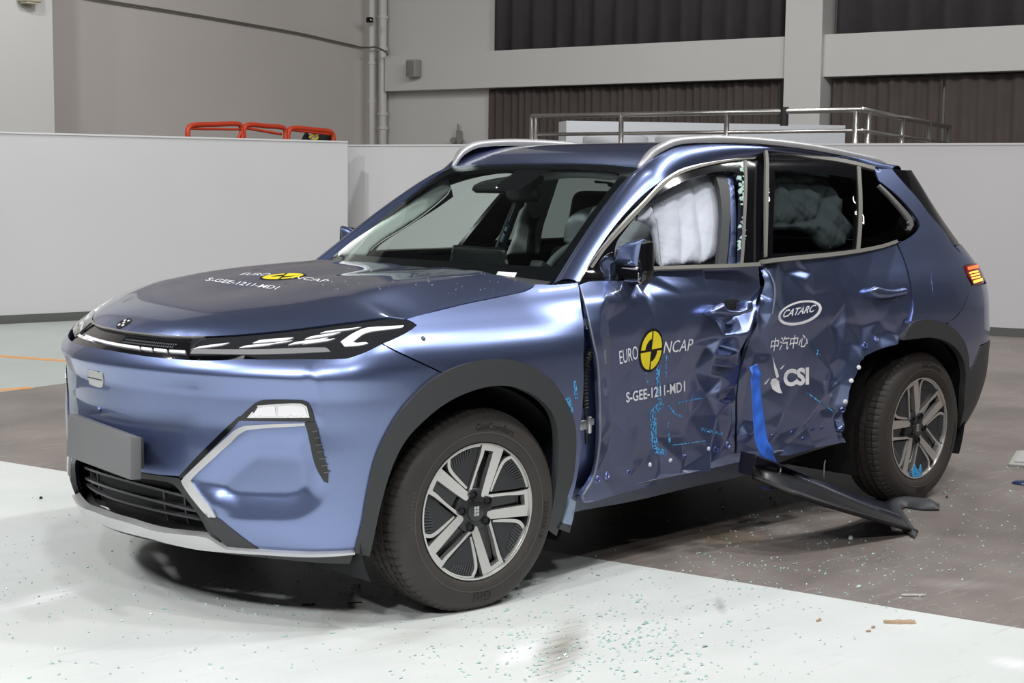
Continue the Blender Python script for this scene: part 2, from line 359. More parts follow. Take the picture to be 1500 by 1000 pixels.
# ------------------------------------------------------------------ crash damage of the near doors: (photo u, v, inward push in m)
_dents = [
 # front door
 (850,417,0),(868,413,0),(886,413,.004),(905,412,.020),(925,411,.022),(950,399,.016),(990,397,.020),(1030,396,.026),(1075,394,.034),(1112,391,.044),
 (852,440,.0),(860,465,.004),(866,490,.008),(872,520,.014),(877,560,.022),(879,600,.030),(878,650,.034),(874,690,.034),(853,733,.012),(862,735,.012),
 (884,425,.004),(880,455,.004),(879,485,.010),(884,515,.016),(886,545,.024),
 (890,470,.058),(893,500,.066),(894,530,.070),(893,570,.074),(897,620,.074),(890,660,.060),
 (905,432,.034),(925,428,.042),(915,455,.060),(940,425,.062),
 (934,418,.026),(944,432,.036),(952,450,.050),(958,470,.058),
 (948,415,.052),(960,440,.062),(968,470,.064),(1000,430,.050),(1035,425,.050),(1070,428,.058),(1000,470,.064),
 (925,500,.070),(930,540,.076),(953,513,.068),(985,500,.068),(1010,505,.078),(990,540,.074),(960,570,.084),(1000,570,.088),(925,580,.080),(935,620,.086),
 (1040,455,.060),(1065,440,.060),
 (1111,431,.092),(1086,454,.098),(1062,473,.094),(1041,496,.060),(1060,494,.048),(1080,491,.037),(1099,487,.026),(1106,458,.060),
 (1034,506,.092),(1050,506,.124),(1076,501,.126),(1093,498,.112),
 (1047,521,.072),(1068,522,.062),(1084,516,.064),(1048,534,.112),(1066,536,.110),(1080,534,.108),
 (1016,543,.094),(1040,548,.082),(1060,552,.088),(1022,562,.112),(1055,572,.090),(1076,565,.092),(1035,578,.126),(1062,582,.124),(1078,585,.110),
 (1052,586,.106),(1066,590,.098),(1050,610,.112),(1074,612,.116),(1070,632,.126),(1077,642,.128),
 (980,600,.098),(1010,610,.112),(1000,640,.102),(960,640,.092),(950,665,.080),(1000,672,.082),(1040,655,.104),(1075,642,.122),
 (900,690,.050),(920,705,.044),(962,700,.048),(1000,697,.056),(1040,680,.076),(1075,664,.108),(1078,676,.092),(1040,690,.066),(990,703,.044),(940,715,.034),(900,725,.020),
 # rear door
 (1114,388,.038),(1124,387,.018),(1127,405,.020),(1133,420,.030),(1135,440,.046),(1116,415,.060),(1117,440,.078),(1131,460,.060),(1112,460,.096),
 (1126,475,.080),(1112,490,.100),(1106,520,.106),(1118,530,.088),(1098,540,.110),(1092,580,.118),(1110,580,.096),(1086,615,.122),(1112,620,.090),(1085,650,.112),(1120,655,.076),(1095,672,.088),
 (1140,384,.018),(1150,400,.042),(1145,430,.062),(1172,395,.030),(1178,425,.044),(1182,410,.020),(1190,400,.018),(1195,432,.056),(1230,400,.024),(1225,425,.050),
 (1160,381,.012),(1220,375,.004),(1280,365,0),(1314,357,0),
 (1150,465,.068),(1171,458,.064),(1200,452,.062),(1150,500,.076),(1185,500,.072),(1160,550,.076),(1185,550,.068),(1140,560,.088),(1130,520,.092),(1150,600,.066),(1200,600,.054),
 (1215,475,.068),(1222,480,.086),(1240,440,.046),(1265,425,.030),(1300,410,.010),(1330,415,0),(1280,445,.030),(1312,440,.012),
 (1240,474,.052),(1262,478,.062),(1290,470,.036),(1325,468,.016),(1300,484,.034),(1320,478,.018),
 (1212,535,.058),(1226,516,.060),(1205,560,.050),(1213,556,.036),(1216,538,.040),(1209,580,.038),(1208,612,.038),(1236,505,.052),(1256,494,.042),(1275,487,.036),(1312,478,.016),(1330,474,.0),
 (1316,490,.022),(1288,493,.034),(1262,506,.034),(1242,530,.032),(1231,560,.036),(1227,600,.034),(1226,634,.028),
 (1246,503,.046),(1230,522,.050),(1222,556,.056),(1217,596,.052),
 (1317,503,.002),(1290,510.5,.0),(1264,526,.0),(1257,545,.0),(1249,563,.0),(1244,591,.0),(1241,620,.0),(1240,647,.0),
 (1220,611,.036),(1180,620,.042),(1140,629,.058),(1100,637,.080),(1221,615,.060),(1180,625,.066),(1140,634,.080),(1100,642,.100),
 (1190,643,.044),(1224,634,.040),(1190,655,.030),(1150,650,.052),(1135,668,.050),
 (1000,682,.056),(1040,661,.072),(1040,664,.092),(1000,685,.074),(965,690.5,.058),(966,694,.072),(1062,650,.098),(1064,653.5,.114)
]
_border = [(838,417),(838,470),(842,560),(846,650),(838,745),(880,748),(960,730),(1040,705),(1100,692),(1160,672),(1236,660),(1346,450),(1342,420),(1332,380),(1322,350),(1280,358),(1220,365),(1160,372),(1113,378),(1030,388),(950,391),(905,395),(1343,478),(1322,512),(1270,536),(1256,570),(1250,640)]
_dp = np.array(_dents+[(u, v, 0) for u, v in _border], float)
_dsz = inv(_dp[:, :2], _dp[:, 2])
_r = delaunay_2d_cdt([Vector(p) for p in _dsz], [], [], 0, 1e-6)
_dv = np.array([tuple(v) for v in _r[0]]); _dt = np.array([f for f in _r[2]])
_de = np.array([max(_dp[o, 2] for o in g) for g in _r[3]])
def _tin(s, z):
    q = np.stack([np.ravel(s), np.ravel(z)], 1); out = np.zeros(len(q))
    for a, b, c in _dt:
        A, B, Cc = _dv[a], _dv[b], _dv[c]
        lo = np.minimum(np.minimum(A, B), Cc); hi = np.maximum(np.maximum(A, B), Cc)
        k = np.where((q[:, 0] >= lo[0]) & (q[:, 0] <= hi[0]) & (q[:, 1] >= lo[1]) & (q[:, 1] <= hi[1]))[0]
        if not len(k): continue
        d = (B[1]-Cc[1])*(A[0]-Cc[0])+(Cc[0]-B[0])*(A[1]-Cc[1])
        if abs(d) < 1e-12: continue
        w1 = ((B[1]-Cc[1])*(q[k, 0]-Cc[0])+(Cc[0]-B[0])*(q[k, 1]-Cc[1]))/d
        w2 = ((Cc[1]-A[1])*(q[k, 0]-Cc[0])+(A[0]-Cc[0])*(q[k, 1]-Cc[1]))/d
        w3 = 1-w1-w2; m = (w1 > -1e-6) & (w2 > -1e-6) & (w3 > -1e-6)
        out[k[m]] = (w1*_de[a]+w2*_de[b]+w3*_de[c])[m]
    return out
_gds = np.arange(1.9, 4.25, .0045); _gdz = np.arange(.2, 1.2, .0045)
_GD = _tin(*np.meshgrid(_gds, _gdz)).reshape(len(_gdz), len(_gds))
for _ in range(1):       # sheet metal has a bend radius: round the folds a little
    _GD[1:-1, 1:-1] = (_GD[1:-1, 1:-1]*4+2*(_GD[:-2, 1:-1]+_GD[2:, 1:-1]+_GD[1:-1, :-2]+_GD[1:-1, 2:])+_GD[:-2, :-2]+_GD[2:, 2:]+_GD[:-2, 2:]+_GD[2:, :-2])/16
def DENT(s, z):
    s = np.asarray(s, float); z = np.asarray(z, float)
    a = np.clip((s-_gds[0])/.0045, 0, len(_gds)-1.001); b = np.clip((z-_gdz[0])/.0045, 0, len(_gdz)-1.001)
    i = a.astype(int); j = b.astype(int); f = a-i; g = b-j
    r = (_GD[j, i]*(1-f)+_GD[j, i+1]*f)*(1-g)+(_GD[j+1, i]*(1-f)+_GD[j+1, i+1]*f)*g
    return np.where((s > _gds[0]) & (s < _gds[-1]) & (z < 1.2), r, 0.)
def invd(uv):       # pixels -> (s,z) on the damaged near side
    uv = np.atleast_2d(np.asarray(uv, float)); e = np.zeros(len(uv)); q = None
    for _ in range(12):
        q = inv(uv, e, q, 14 if q is None else 4); e = .45*e+.55*DENT(q[:, 0], q[:, 1])
    return inv(uv, e, q, 6)
# charts: 2-D -> 3-D point and outward normal
def ch_ring(q): return ring(q[:, 0], q[:, 1]), ring_n(q[:, 0], q[:, 1])
def ch_dent(q):
    s, z = q[:, 0], q[:, 1]; P = ring(s, z, DENT(s, z)); h = 4e-3
    a = ring(s+h, z, DENT(s+h, z))-ring(s-h, z, DENT(s-h, z)); b = ring(s, z+h, DENT(s, z+h))-ring(s, z-h, DENT(s, z-h))
    n = np.cross(a, b); n /= np.linalg.norm(n, axis=1)[:, None]+1e-12
    return P, n
def panel(name, poly, chart, h, m, parent, lift=0., flange=.012, dome=None, holes=(), label=None, far=False, corner=38, res=None, smooth=True):
    """a sheet on a chart: outline (2-D), even triangles inside, turned edge all round"""
    res = res or h
    L = smooth_line(poly, True, res, corner); H = [smooth_line(q, True, res, corner) for q in holes]
    V, T = fill(L, h, H); P, n = chart(V); P = P+n*lift
    if dome: dd = np.clip(segdist(V, L)/dome[1], 0, 1); P = P+n*(dome[0]*np.sqrt(1-(1-dd)**2))[:, None]
    c = np.cross(P[T[:, 1]]-P[T[:, 0]], P[T[:, 2]]-P[T[:, 0]]); fl = (c*n[T[:, 0]]).sum(1) < 0; T[fl] = T[fl][:, ::-1]
    V3 = [p for p in P]; F = [tuple(t) for t in T]
    cnt = {}
    for t in F:
        for i in range(3): cnt[(t[i], t[(i+1) % 3])] = 1
    be = [(a, b) for a, b in cnt if (b, a) not in cnt]; mp = {}
    if flange:
        for a, b in be:
            for q in (a, b):
                if q not in mp: mp[q] = len(V3); V3.append(P[q]-n[q]*flange)
        F += [(b, a, mp[a], mp[b]) for a, b in be]
    V3 = np.array(V3)
    if far: V3 = mir(V3); F = [f[::-1] for f in F]
    o = mk(name, V3, F, m, parent, label, smooth)
    if smooth and flange:
        me = o.data; ek = {tuple(sorted(e)) for e in be}
        me.attributes.new('sharp_edge', 'BOOLEAN', 'EDGE')
        me.attributes['sharp_edge'].data.foreach_set('value', [tuple(sorted(e.vertices)) in ek for e in me.edges])
    return o
def R(uv): return inv(uv)
def RD(uv): return invd(uv)
def pxband(pts, w):
    """outline of a strip of photo width w round a pixel polyline (w may vary along it)"""
    P = smooth_line(pts, False, 12); w = np.interp(np.linspace(0, 1, len(P)), np.linspace(0, 1, len(np.atleast_1d(w))), np.atleast_1d(w))
    T = np.gradient(P, axis=0); T /= np.linalg.norm(T, axis=1)[:, None]; Nn = np.stack([-T[:, 1], T[:, 0]], 1)
    return np.concatenate([P+Nn*w[:, None]/2, (P-Nn*w[:, None]/2)[::-1]])
def both(name, poly, h, m, parent, near=True, **k):
    a = panel(name, poly, ch_ring, h, m, parent, **k) if near else None
    b = panel(name, poly, ch_ring, h, m, parent, far=True, **k)
    return a, b

CAR = thing('crashed_suv', 'blue metallic mid-size SUV with crushed near-side doors standing on painted hall floor', 'car', (0, 0, 0))
# fender edge, arches and shut lines, all in photo pixels on the body surface
ARCH_F = [(519,806),(528,770),(536,725),(546,680),(562,640),(585,602),(612,572),(632,555),(654.5,542),(682,532),(710,527),(741,526.5),(768.6,533),(791,545),(806.5,557),(819,575),(832,598),(839,620),(841,645),(840,670),(836,702),(828,726),(816,770)]
ARCH_FI = [(540,812),(545.6,786),(557,733),(572,683),(591,645),(614,619),(644,594),(675,577),(713,565.6),(747,565.6),(777,577),(800,596),(811.5,619),(815,653),(813.5,691),(807,735),(798,772)]
ARCH_R = [(1333,474),(1344,469),(1360,468),(1380,472),(1396,482),(1410,500),(1416,520),(1418,560),(1417,606)]
ARCH_RI = [(1320,498),(1340,495.6),(1360,494),(1380,498),(1396,508),(1408,526),(1412,548),(1410,580),(1402,626)]
HOODE = [(187,485.5),(208,488),(240,491.5),(280,493),(338,491),(416,484),(520,471),(572,464),(595,466.5),(640,454.5),(690,442.5),(730,434.5),(765,427),(777,422),(781,418)]

# ---- bumper: half outline nose -> arch, mirrored to the far half
b_top = R([(196,518),(224,523),(256,526),(304,528),(360,526),(382,526.5),(440,526),(502,525.5),(516,523),(559,504),(604,527),(650,548)])
b_arch = R(ARCH_F[8::-1])
b_low = R([(519,806),(450,808),(377,804),(340,777),(316,757),(296,742),(267,700)])
g_top = R([(267,700),(262,697.5),(234,695.5),(203,691)])
half = np.concatenate([[[0.0, b_top[0][1]]], b_top[1:], b_arch[1:], b_low[1:], g_top[1:], [[0.0, g_top[-1][1]]]])
_pk_line = smooth_line(R([(312,752),(322,758),(345,762.5),(390,764),(436,762),(468,744),(484,716),(483,694)]), False, .02, 60)
_pk = np.concatenate([_pk_line, R([(470,650),(460,618),(362,622),(336,645),(280,698),(284,712),(298,744)])])
_rg_line = smooth_line(R([(452,545),(463,560),(465,600),(466,612)]), False, .02, 80)
def opendist(Q, L):
    d = np.full(len(Q), 1e9)
    for a, b in zip(L[:-1], L[1:]): ab = b-a; t = np.clip(((Q-a)@ab)/(ab@ab), 0, 1); d = np.minimum(d, np.linalg.norm(Q-(a+t[:, None]*ab), axis=1))
    return d
def scoop(s, z):     # pocket behind the trim blade with a shelf along its lower edge, a ridge at the corner, a hollow in the middle
    a = np.abs(s); Q = np.stack([a, z], 1); c = .010*np.exp(-((a-.25)/.30)**2-((z-.60)/.13)**2); r = c
    k = np.where((a > .3) & (a < 1.05))[0]
    if len(k):
        ins = inpoly(Q[k], _pk); d = opendist(Q[k], _pk_line); p = np.where(ins, .030*np.clip(d/.085, 0, 1)*(1-sst(.56, .70, z[k]))*sst(.0, .10, opendist(Q[k], np.concatenate([_pk_line[-1:], _pk[len(_pk_line):], _pk_line[:1]]))), 0)
        r = r.copy(); r[k] += p-.0035*np.exp(-(opendist(Q[k], _rg_line)/.014)**2)
    return r
def ch_bump(q):
    s, z = q[:, 0], q[:, 1]; h = 2e-3; f = lambda s, z: ring(s, z)+ring_n(s, z)*(-scoop(s, z))[:, None]
    n = np.cross(f(s+h, z)-f(s-h, z), f(s, z+h)-f(s, z-h)); n /= np.linalg.norm(n, axis=1)[:, None]
    return f(s, z), n
full = np.concatenate([half, (half*[-1, 1])[::-1][1:-1]])
BUMPER = panel('front_bumper', full, ch_bump, .0125, PAINT, CAR, label='painted blue front bumper with number plate blank')
# ---- fenders
f_hood = R(HOODE[8:]); f_hood[:, 1] -= .002
f_poly = np.concatenate([f_hood, R([(784,416.5),(813,417),(846,414),(850,440),(853.5,465),(855,510),(855,560),(852,610),(848,645),(840,700),(833,730)]), R(ARCH_F[21:8:-1]), R([(652,547),(606,525),(561,503),(603,482.5),(611,476),(604,471)])])
both('fender', f_poly, .016, PAINT, CAR)
# ---- black wheel-arch trims
def arch(o, i, mid=None):
    a = R(o); b = R(i); return np.concatenate([a, b[::-1]])
both('wheel_arch_trim', arch(ARCH_F+[(812,782)], ARCH_FI), .02, PLASTIC, CAR, lift=.012, flange=.03)
both('wheel_arch_trim', arch(ARCH_R, ARCH_RI), .02, PLASTIC, CAR, lift=.010, flange=.03)
# ---- hood: cross-sections between the shut line and a centre line
_hb = R(HOODE); _hp = ring(_hb[:, 0], _hb[:, 1]); _hx = _hp[:, 0]; _hw = YC-_hp[:, 1]; _hz = _hp[:, 2]
_hx[0] = -.803; _hw[0] = 0
_wb = Spl(np.append(_hx, [.9]), np.append(_hw, [_hw[-1]-.02])); _zb = Spl(np.append(_hx, [.9]), np.append(_hz+.001, [_hz[-1]+.03]))
_zc = Spl([-.85, -.803, -.775, -.72, -.62, -.36, -.166, .05, .30, .60, .8], [.90, .937, .957, .985, 1.015, 1.062, 1.093, 1.113, 1.124, 1.128, 1.13])
def hoodz(x, w):
    x = np.asarray(x, float); a = np.abs(w); b = np.maximum(_wb(x), .02); r = np.clip(a/b, 0, 1.15)
    zb = _zb(x); zc = np.maximum(_zc(x), zb)
    z = zc-(zc-zb)*(.30*r**2+.70*r**5)
    k = sst(-.62, -.15, x)
    z = z+k*(.010*np.exp(-((r-.72)/.15)**2)-.004*np.exp(-(r/.25)**2))*np.clip(1.02-r, 0, 1)/.3
    return z
def ch_hood(q):
    x, w = q[:, 0], q[:, 1]; h = 3e-3
    P = np.stack([x, YC-w, hoodz(x, w)], 1)
    n = np.stack([-(hoodz(x+h, w)-hoodz(x-h, w))/(2*h), (hoodz(x, w+h)-hoodz(x, w-h))/(2*h), np.ones_like(x)], 1)
    return P, n/np.linalg.norm(n, axis=1)[:, None]
def inv_hood(uv):
    d = ray(uv); t = np.linspace(3.2, 6.5, 900); out = []
    for k in d:
        P = CAM+t[:, None]*k; f = P[:, 2]-hoodz(P[:, 0], YC-P[:, 1]); i = np.where((f[:-1] > 0) & (f[1:] <= 0))[0]
        if not len(i): i = [np.argmin(np.abs(f[200:700]))+200]
        i = i[0]; u = f[i]/(f[i]-f[i+1]+1e-12); p = P[i]*(1-u)+P[i+1]*u; out.append((p[0], YC-p[1]))
    return np.array(out)
he = np.stack([_hx, _hw], 1)
hr = np.array([(.392, .715), (.378, .64), (.365, .55), (.395, .40), (.455, .24), (.51, .11), (.525, 0)])
hh = np.concatenate([he, hr]); hfull = np.concatenate([hh, (hh*[1, -1])[::-1][1:-1]])
c0 = hfull.mean(0)
HOOD = panel('hood', hfull, ch_hood, .02, PAINT, CAR, flange=.02, res=.012)
# ---- near doors (damaged)
fd = [(849,417),(866,412),(905,411),(930,409),(950,397.5),(1030,394),(1111,390),(1112.5,430),(1108,452),(1096,494),(1083,536),(1079,560),(1077,600),(1076,640),(1078,678),(1040,690),(990,703),(940,715),(905,724),(868,735),(854,735),(850,727),(866,706),(876,680),(879,640),(879,590),(875,530),(864,475),(856,440)]
FDOOR = panel('front_door', RD(fd), ch_dent, .0085, PAINT, CAR, flange=.018, label='crushed blue near front door')
rd = [(1114,388),(1160,383),(1220,376),(1280,367.5),(1313,357.5),(1325,385),(1333,420),(1336,450),(1332,474),(1316,504),(1290,511),(1262,528),(1256,546),(1248,564),(1243,592),(1240,620),(1239.6,648),(1190,657),(1134,668),(1094,677),(1081,678),(1079.5,640),(1080,600),(1082,560),(1086,538),(1099,496),(1111,454),(1115.5,430)]
_rd = RD(rd); _k = [i for i, p in enumerate(rd) if p in ((1316,504),(1290,511),(1262,528),(1256,546),(1248,564),(1243,592),(1240,620),(1239.6,648))]; _rd[_k] = R([rd[i] for i in _k])
RDOOR = panel('rear_door', _rd, ch_dent, .0085, PAINT, CAR, flange=.018, label='crushed blue near rear door with torn lower edge')
# undamaged far doors, from the same shut lines
fdu = [(851,417),(905,405),(950,397),(1030,394),(1111,390),(1110,470),(1090,560),(1082,640),(1080,680),(960,712),(868,735),(852,728),(856,640),(857,560),(855,470)]
panel('front_door', R(fdu), ch_ring, .03, PAINT, CAR, far=True)
rdu = [(1114,390),(1160,383),(1220,376),(1280,367.5),(1313,357.5),(1325,385),(1333,420),(1336,450),(1332,474),(1316,500),(1270,520),(1246,570),(1239,640),(1190,657),(1134,668),(1085,678),(1087,640),(1094,560),(1114,470)]
panel('rear_door', R(rdu), ch_ring, .03, PAINT, CAR, far=True)
# ---- quarter panel, rear bumper, tailgate
qp = [(1281,247),(1306,247.3),(1322,266),(1342,288),(1362,314),(1386,343),(1395,358),(1423,384),(1411,389),(1416,405),(1423,417),(1414,442),(1403,460),(1387,472.5),(1380,472),(1360,468),(1344,469),(1334,474),(1338,450),(1335,420),(1327,385),(1315.5,357),(1330,349),(1342,340),(1348,330),(1345.5,322),(1330,302),(1310,282),(1287,264)]
both('quarter_panel', R(qp), .018, PAINT, CAR)
a = R([(1437,417),(1424,418),(1415,442.5),(1404,461),(1388,473)]); b = R([(1396,482),(1410,500),(1416,520),(1417.5,540)]); 
rb = np.concatenate([[[SMAX, .97]], a, b, R([(1424,535),(1436,505)]), [[5.02, .70], [SMAX, .70]]])
both('rear_bumper', rb, .02, PAINT, CAR)
rb2 = np.concatenate([[[SMAX, .695]], [[5.02, .695]], R([(1437,507),(1424,537),(1418,542),(1418,560),(1417,606),(1404,627)]), [[5.0, .285], [SMAX, .27]]])
both('rear_valance', rb2, .022, PLASTIC, CAR, lift=.004, label='black lower rear bumper')
tg = np.concatenate([[[SMAX, 1.10]], R([(1424,385)]), R([(1397,359)])+[.03, 0], [[4.93, 1.18], [SMAX, 1.17]]])
tg2 = np.array([[SMAX, 1.17], [4.74, 1.17], [4.80, 1.08], [4.93, 1.06], [5.0, .975], [SMAX, .975]])
both('tailgate', tg2, .03, PAINT, CAR)
rg = np.concatenate([R([(1307,248),(1323,267),(1343,289),(1363,315),(1387,344),(1396,359)])+[.012, 0], [[SMAX, 1.175], [SMAX, 1.53]]])
both('rear_window', rg, .03, GLOSSB, CAR, lift=-.004)
# ---- painted side frame: windscreen pillar running into the cant rail
WEp = [(813,416.5),(850,357),(880,312),(905,277),(925,254),(938,244)]
we = np.concatenate([on([p], 1, YC-(.72-.155*(416-p[1])/172)) for p in WEp])
RAILp = [(940,243.5),(952,231),(965,222.5),(985,213.5),(1010,210),(1050,208.5),(1110,211.5),(1180,219.5),(1240,230.5),(1288,241.5)]
rl = np.concatenate([on([p], 1, YC-w) for p, w in zip(RAILp, (.565, .578, .588, .595, .6, .6, .6, .6, .595, .585))])
inner = np.concatenate([we, rl[1:], [[3.05, .33, 1.527]]])
outp = [(847.5,413),(870,374),(900,331),(935,292),(965,267),(985,255),(1000,249),(1040,239),(1075,233),(1108,229.5),(1121,222.5),(1170,224),(1220,230.5),(1281,244.5),(1306,247.4)]
_o = R(outp); outer = ring(_o[:, 0], _o[:, 1])
def resamp(P, n, h=None):
    P = smooth_line(P, False, .02, 80); L = np.concatenate([[0], np.cumsum(np.linalg.norm(np.diff(P, axis=0), axis=1))])
    q = np.linspace(0, L[-1], n); return np.stack([np.interp(q, L, P[:, k]) for k in range(3)], 1)
NI = 110; A_ = resamp(inner, NI); B_ = resamp(outer, NI)
def loft(A, B, rows, bulge, out):
    V = []; F = []; n = len(A)
    for i in range(n):
        for k in range(rows+1):
            t = k/rows; p = A[i]*(1-t)+B[i]*t; T = np.cross(A[min(i+1, n-1)]-A[max(i-1, 0)], B[i]-A[i]); T /= np.linalg.norm(T)+1e-12
            if T@out < 0: T = -T
            V.append(p+T*bulge*(4*t*(1-t))**.8)
    for i in range(n-1):
        for k in range(rows): F.append((i*(rows+1)+k, (i+1)*(rows+1)+k, (i+1)*(rows+1)+k+1, i*(rows+1)+k+1))
    return np.array(V), F
V, F = loft(A_, B_, 8, .020, np.array([-.2, -.8, .5]))
def thick(V, F, d, off):       # second skin so that the sheet has a back
    n = len(V); V2 = np.concatenate([V, V+np.array(off)*d]); return V2, F+[tuple(i+n for i in f[::-1]) for f in F]
sf = mk('pillar_and_cant_rail', *thick(V, F, .02, (0, 1, -.4)), PAINT, CAR)
mk('pillar_and_cant_rail', mir(thick(V, F, .02, (0, 1, -.4))[0]), [f[::-1] for f in thick(V, F, .02, (0, 1, -.4))[1]], PAINT, CAR)
# ---- roof, spoiler, roof rails
_rx = [1.12, 1.185, 1.26, 1.36, 1.5, 1.7, 1.95, 2.3, 2.6, 2.9, 3.1, 3.2]
_rz = Spl(_rx, [1.490, 1.530, 1.563, 1.592, 1.617, 1.634, 1.640, 1.628, 1.602, 1.567, 1.540, 1.524])
_re = Spl(inner[5:, 0], inner[5:, 2])
def ch_roof(q):
    def z(x, w): r = np.abs(w)/.6; return _rz(x)*(1-r**2.4)+np.minimum(_re(x), _rz(x)-.004)*r**2.4
    x, w = q[:, 0], q[:, 1]; h = 3e-3
    n = np.stack([-(z(x+h, w)-z(x-h, w))/(2*h), (z(x, w+h)-z(x, w-h))/(2*h), np.ones_like(x)], 1)
    return np.stack([x, YC-w, z(x, w)], 1), n/np.linalg.norm(n, axis=1)[:, None]
rp = np.array([(1.190, 0), (1.186, .3), (1.165, .55), (1.19, .585), (1.3, .595), (2.0, .6), (2.7, .595), (3.05, .57), (3.16, .4), (3.18, 0)])
rfull = np.concatenate([rp, (rp*[1, -1])[::-1][1:-1]])
panel('roof', rfull, ch_roof, .03, PAINT, CAR, flange=.01)
sp = MB()
xs = np.linspace(-.55, .55, 25); V = []; F = []
prof = [(3.04, 1.545), (3.18, 1.535), (3.30, 1.519), (3.355, 1.503), (3.385, 1.480), (3.375, 1.455), (3.30, 1.452), (3.1, 1.46)]
for y in xs:
    k = 1-.42*(abs(y)/.55)**2.2
    for (x, z) in prof: V.append((3.04+(x-3.04)*k, YC+y, z-.016*(abs(y)/.55)**2))
n_ = len(prof)
for i in range(24):
    for k in range(n_): F.append((i*n_+k, i*n_+(k+1) % n_, (i+1)*n_+(k+1) % n_, (i+1)*n_+k))
F += [tuple(range(n_))[::-1], tuple(24*n_+k for k in range(n_))]
mk('roof_spoiler', V, F, PAINT, CAR, sharp=40)
railP = resamp(np.concatenate([rl[:1]+[[-.012, .004, -.004]], rl[1:]+[[0, 0, 0.012]], [[2.93, .325, 1.545]]]), 70)
ts = np.linspace(0, 1, 70); wd = .021*np.clip(np.minimum(ts*14+.45, (1-ts)*9+.2), 0, 1)
def rail(far):
    V = []; F = []
    pr = [(-1, -.5), (-1, .25), (-.65, .8), (0, 1.), (.65, .8), (1, .25), (1, -.5)]
    for i, p in enumerate(railP):
        for a, b in pr: V.append(p+np.array([0, a*wd[i], b*.020*(wd[i]/.021)**.5]))
    m = len(pr)
    for i in range(len(railP)-1):
        for k in range(m): F.append((i*m+k, i*m+(k+1) % m, (i+1)*m+(k+1) % m, (i+1)*m+k))
    F += [tuple(range(m))[::-1], tuple((len(railP)-1)*m+k for k in range(m))]
    V = np.array(V)
    if far: V = mir(V); F = [f[::-1] for f in F]
    mk('roof_rail', V, F, RAILM, CAR, label='silver roof rail', sharp=50)
rail(False); rail(True)
# ---- windscreen
E_ = resamp(np.concatenate([we[:1]+(we[:1]-we[1:2])*.16, we, we[-1:]+(we[-1:]-we[-2:-1])*.35]), 40)
def wpt(t, v):      # t across -1..1 (near = +1), v up 0..1
    v = np.asarray(v, float); i = v*(39); e = np.stack([np.interp(i, np.arange(40), E_[:, k]) for k in range(3)], -1)
    c = 1-np.asarray(t, float)**2
    cx = -.085*(1-v)+.018*v; cz = .028*(1-v)+.012*v
    w = (YC-e[..., 1])*t
    return np.stack([e[..., 0]+cx*c, YC-w, e[..., 2]+cz*c], -1)
def ch_ws(q):
    t, v = q[:, 0], q[:, 1]; h = 2e-3; n = np.cross(wpt(t+h, v)-wpt(t-h, v), wpt(t, np.clip(v+h, 0, 1))-wpt(t, np.clip(v-h, 0, 1)))
    n /= np.linalg.norm(n, axis=1)[:, None]; n = np.where((n[:, 2] < 0)[:, None], -n, n); return wpt(t, v), n
ws_out = np.array([(-1, 0), (-.5, 0), (0, 0), (.5, 0), (1, 0), (1, .5), (1, 1), (.5, 1), (0, 1), (-.5, 1), (-1, 1), (-1, .5)], float)
WS = panel('windscreen', ws_out*[.995, .998]+[0, .001], ch_ws, .06, SCREENG, CAR, flange=0, corner=60, label='green-tinted windscreen glass')
band = [np.array([(-.93, .16), (-.5, .13), (0, .12), (.5, .13), (.93, .16), (.925, .5), (.91, .86), (.85, .90), (.4, .915), (0, .915), (-.4, .915), (-.85, .90), (-.91, .86), (-.925, .5)])]
panel('windscreen_border', ws_out*[.994, .996]+[0, .002], ch_ws, .05, GLOSSB, WS, lift=-.004, flange=0, holes=band, corner=60, label='black printed border of the windscreen')
panel('sensor_patch', np.array([(-.17, .93), (-.15, .74), (-.10, .70), (.10, .70), (.15, .74), (.17, .93)]), ch_ws, .05, GLOSSB, WS, lift=-.005, flange=0, label='black sensor patch behind the mirror')
_h = np.concatenate([hr, (hr*[1, -1])[::-1][1:]]); _ws = _h[:, 1]; V = []; F = []
for x, w in _h:
    t = w/.74; b = wpt(np.array([t]), np.array([.06]))[0]; a = np.array([x-.03, YC-w, hoodz(x-.03, w)-.022])
    for k in range(5): u = k/4; p = a*(1-u)+b*u; V.append(p-np.array([0, 0, .02*4*u*(1-u)]))
for i in range(len(_h)-1):
    for k in range(4): F.append((i*5+k, i*5+k+1, i*5+6+k, i*5+5+k))
o = mk('cowl_panel', V, F, PLASTIC, CAR, label='black cowl between hood and windscreen'); md = o.modifiers.new('thickness', 'SOLIDIFY'); md.thickness = .003
# ---- side glass, black frames and bright trims (ring chart)
fr_out = [(850,413),(871,378),(901,335),(936,296),(966,271),(1000,253),(1040,243),(1075,237.5),(1113,233.5),(1113.5,386),(1090,388.5),(950,393.5),(905,408),(880,411)]
opening = [(901,386),(903,358),(917,336),(945,303),(972,281),(1000,266),(1030,255),(1060,250),(1079,252),(1086,262),(1087,300),(1085,386),(1060,387.5),(950,392.5)]
panel('front_door_frame', R(fr_out), ch_ring, .02, GLOSSB, CAR, lift=-.004, flange=.02, holes=[R(opening)], label='black front door window frame', corner=50)
panel('front_door_frame', R(fr_out), ch_ring, .03, GLOSSB, CAR, lift=-.004, flange=.02, holes=[R(opening)], far=True, corner=50)
panel('front_door_glass', R(opening), ch_ring, .05, SIDEG, CAR, lift=-.012, flange=0, far=True, corner=50)
TR = [(848,411),(863,385),(883,358),(914,323),(947,288),(969,265),(991,250),(1010,242.5),(1040,235),(1075,230.5),(1108,227.5)]
both('chrome_window_trim', R(pxband(np.array(TR)+[0, 2.2], 2.2)), .02, CHROME, CAR, lift=.004, flange=.006)
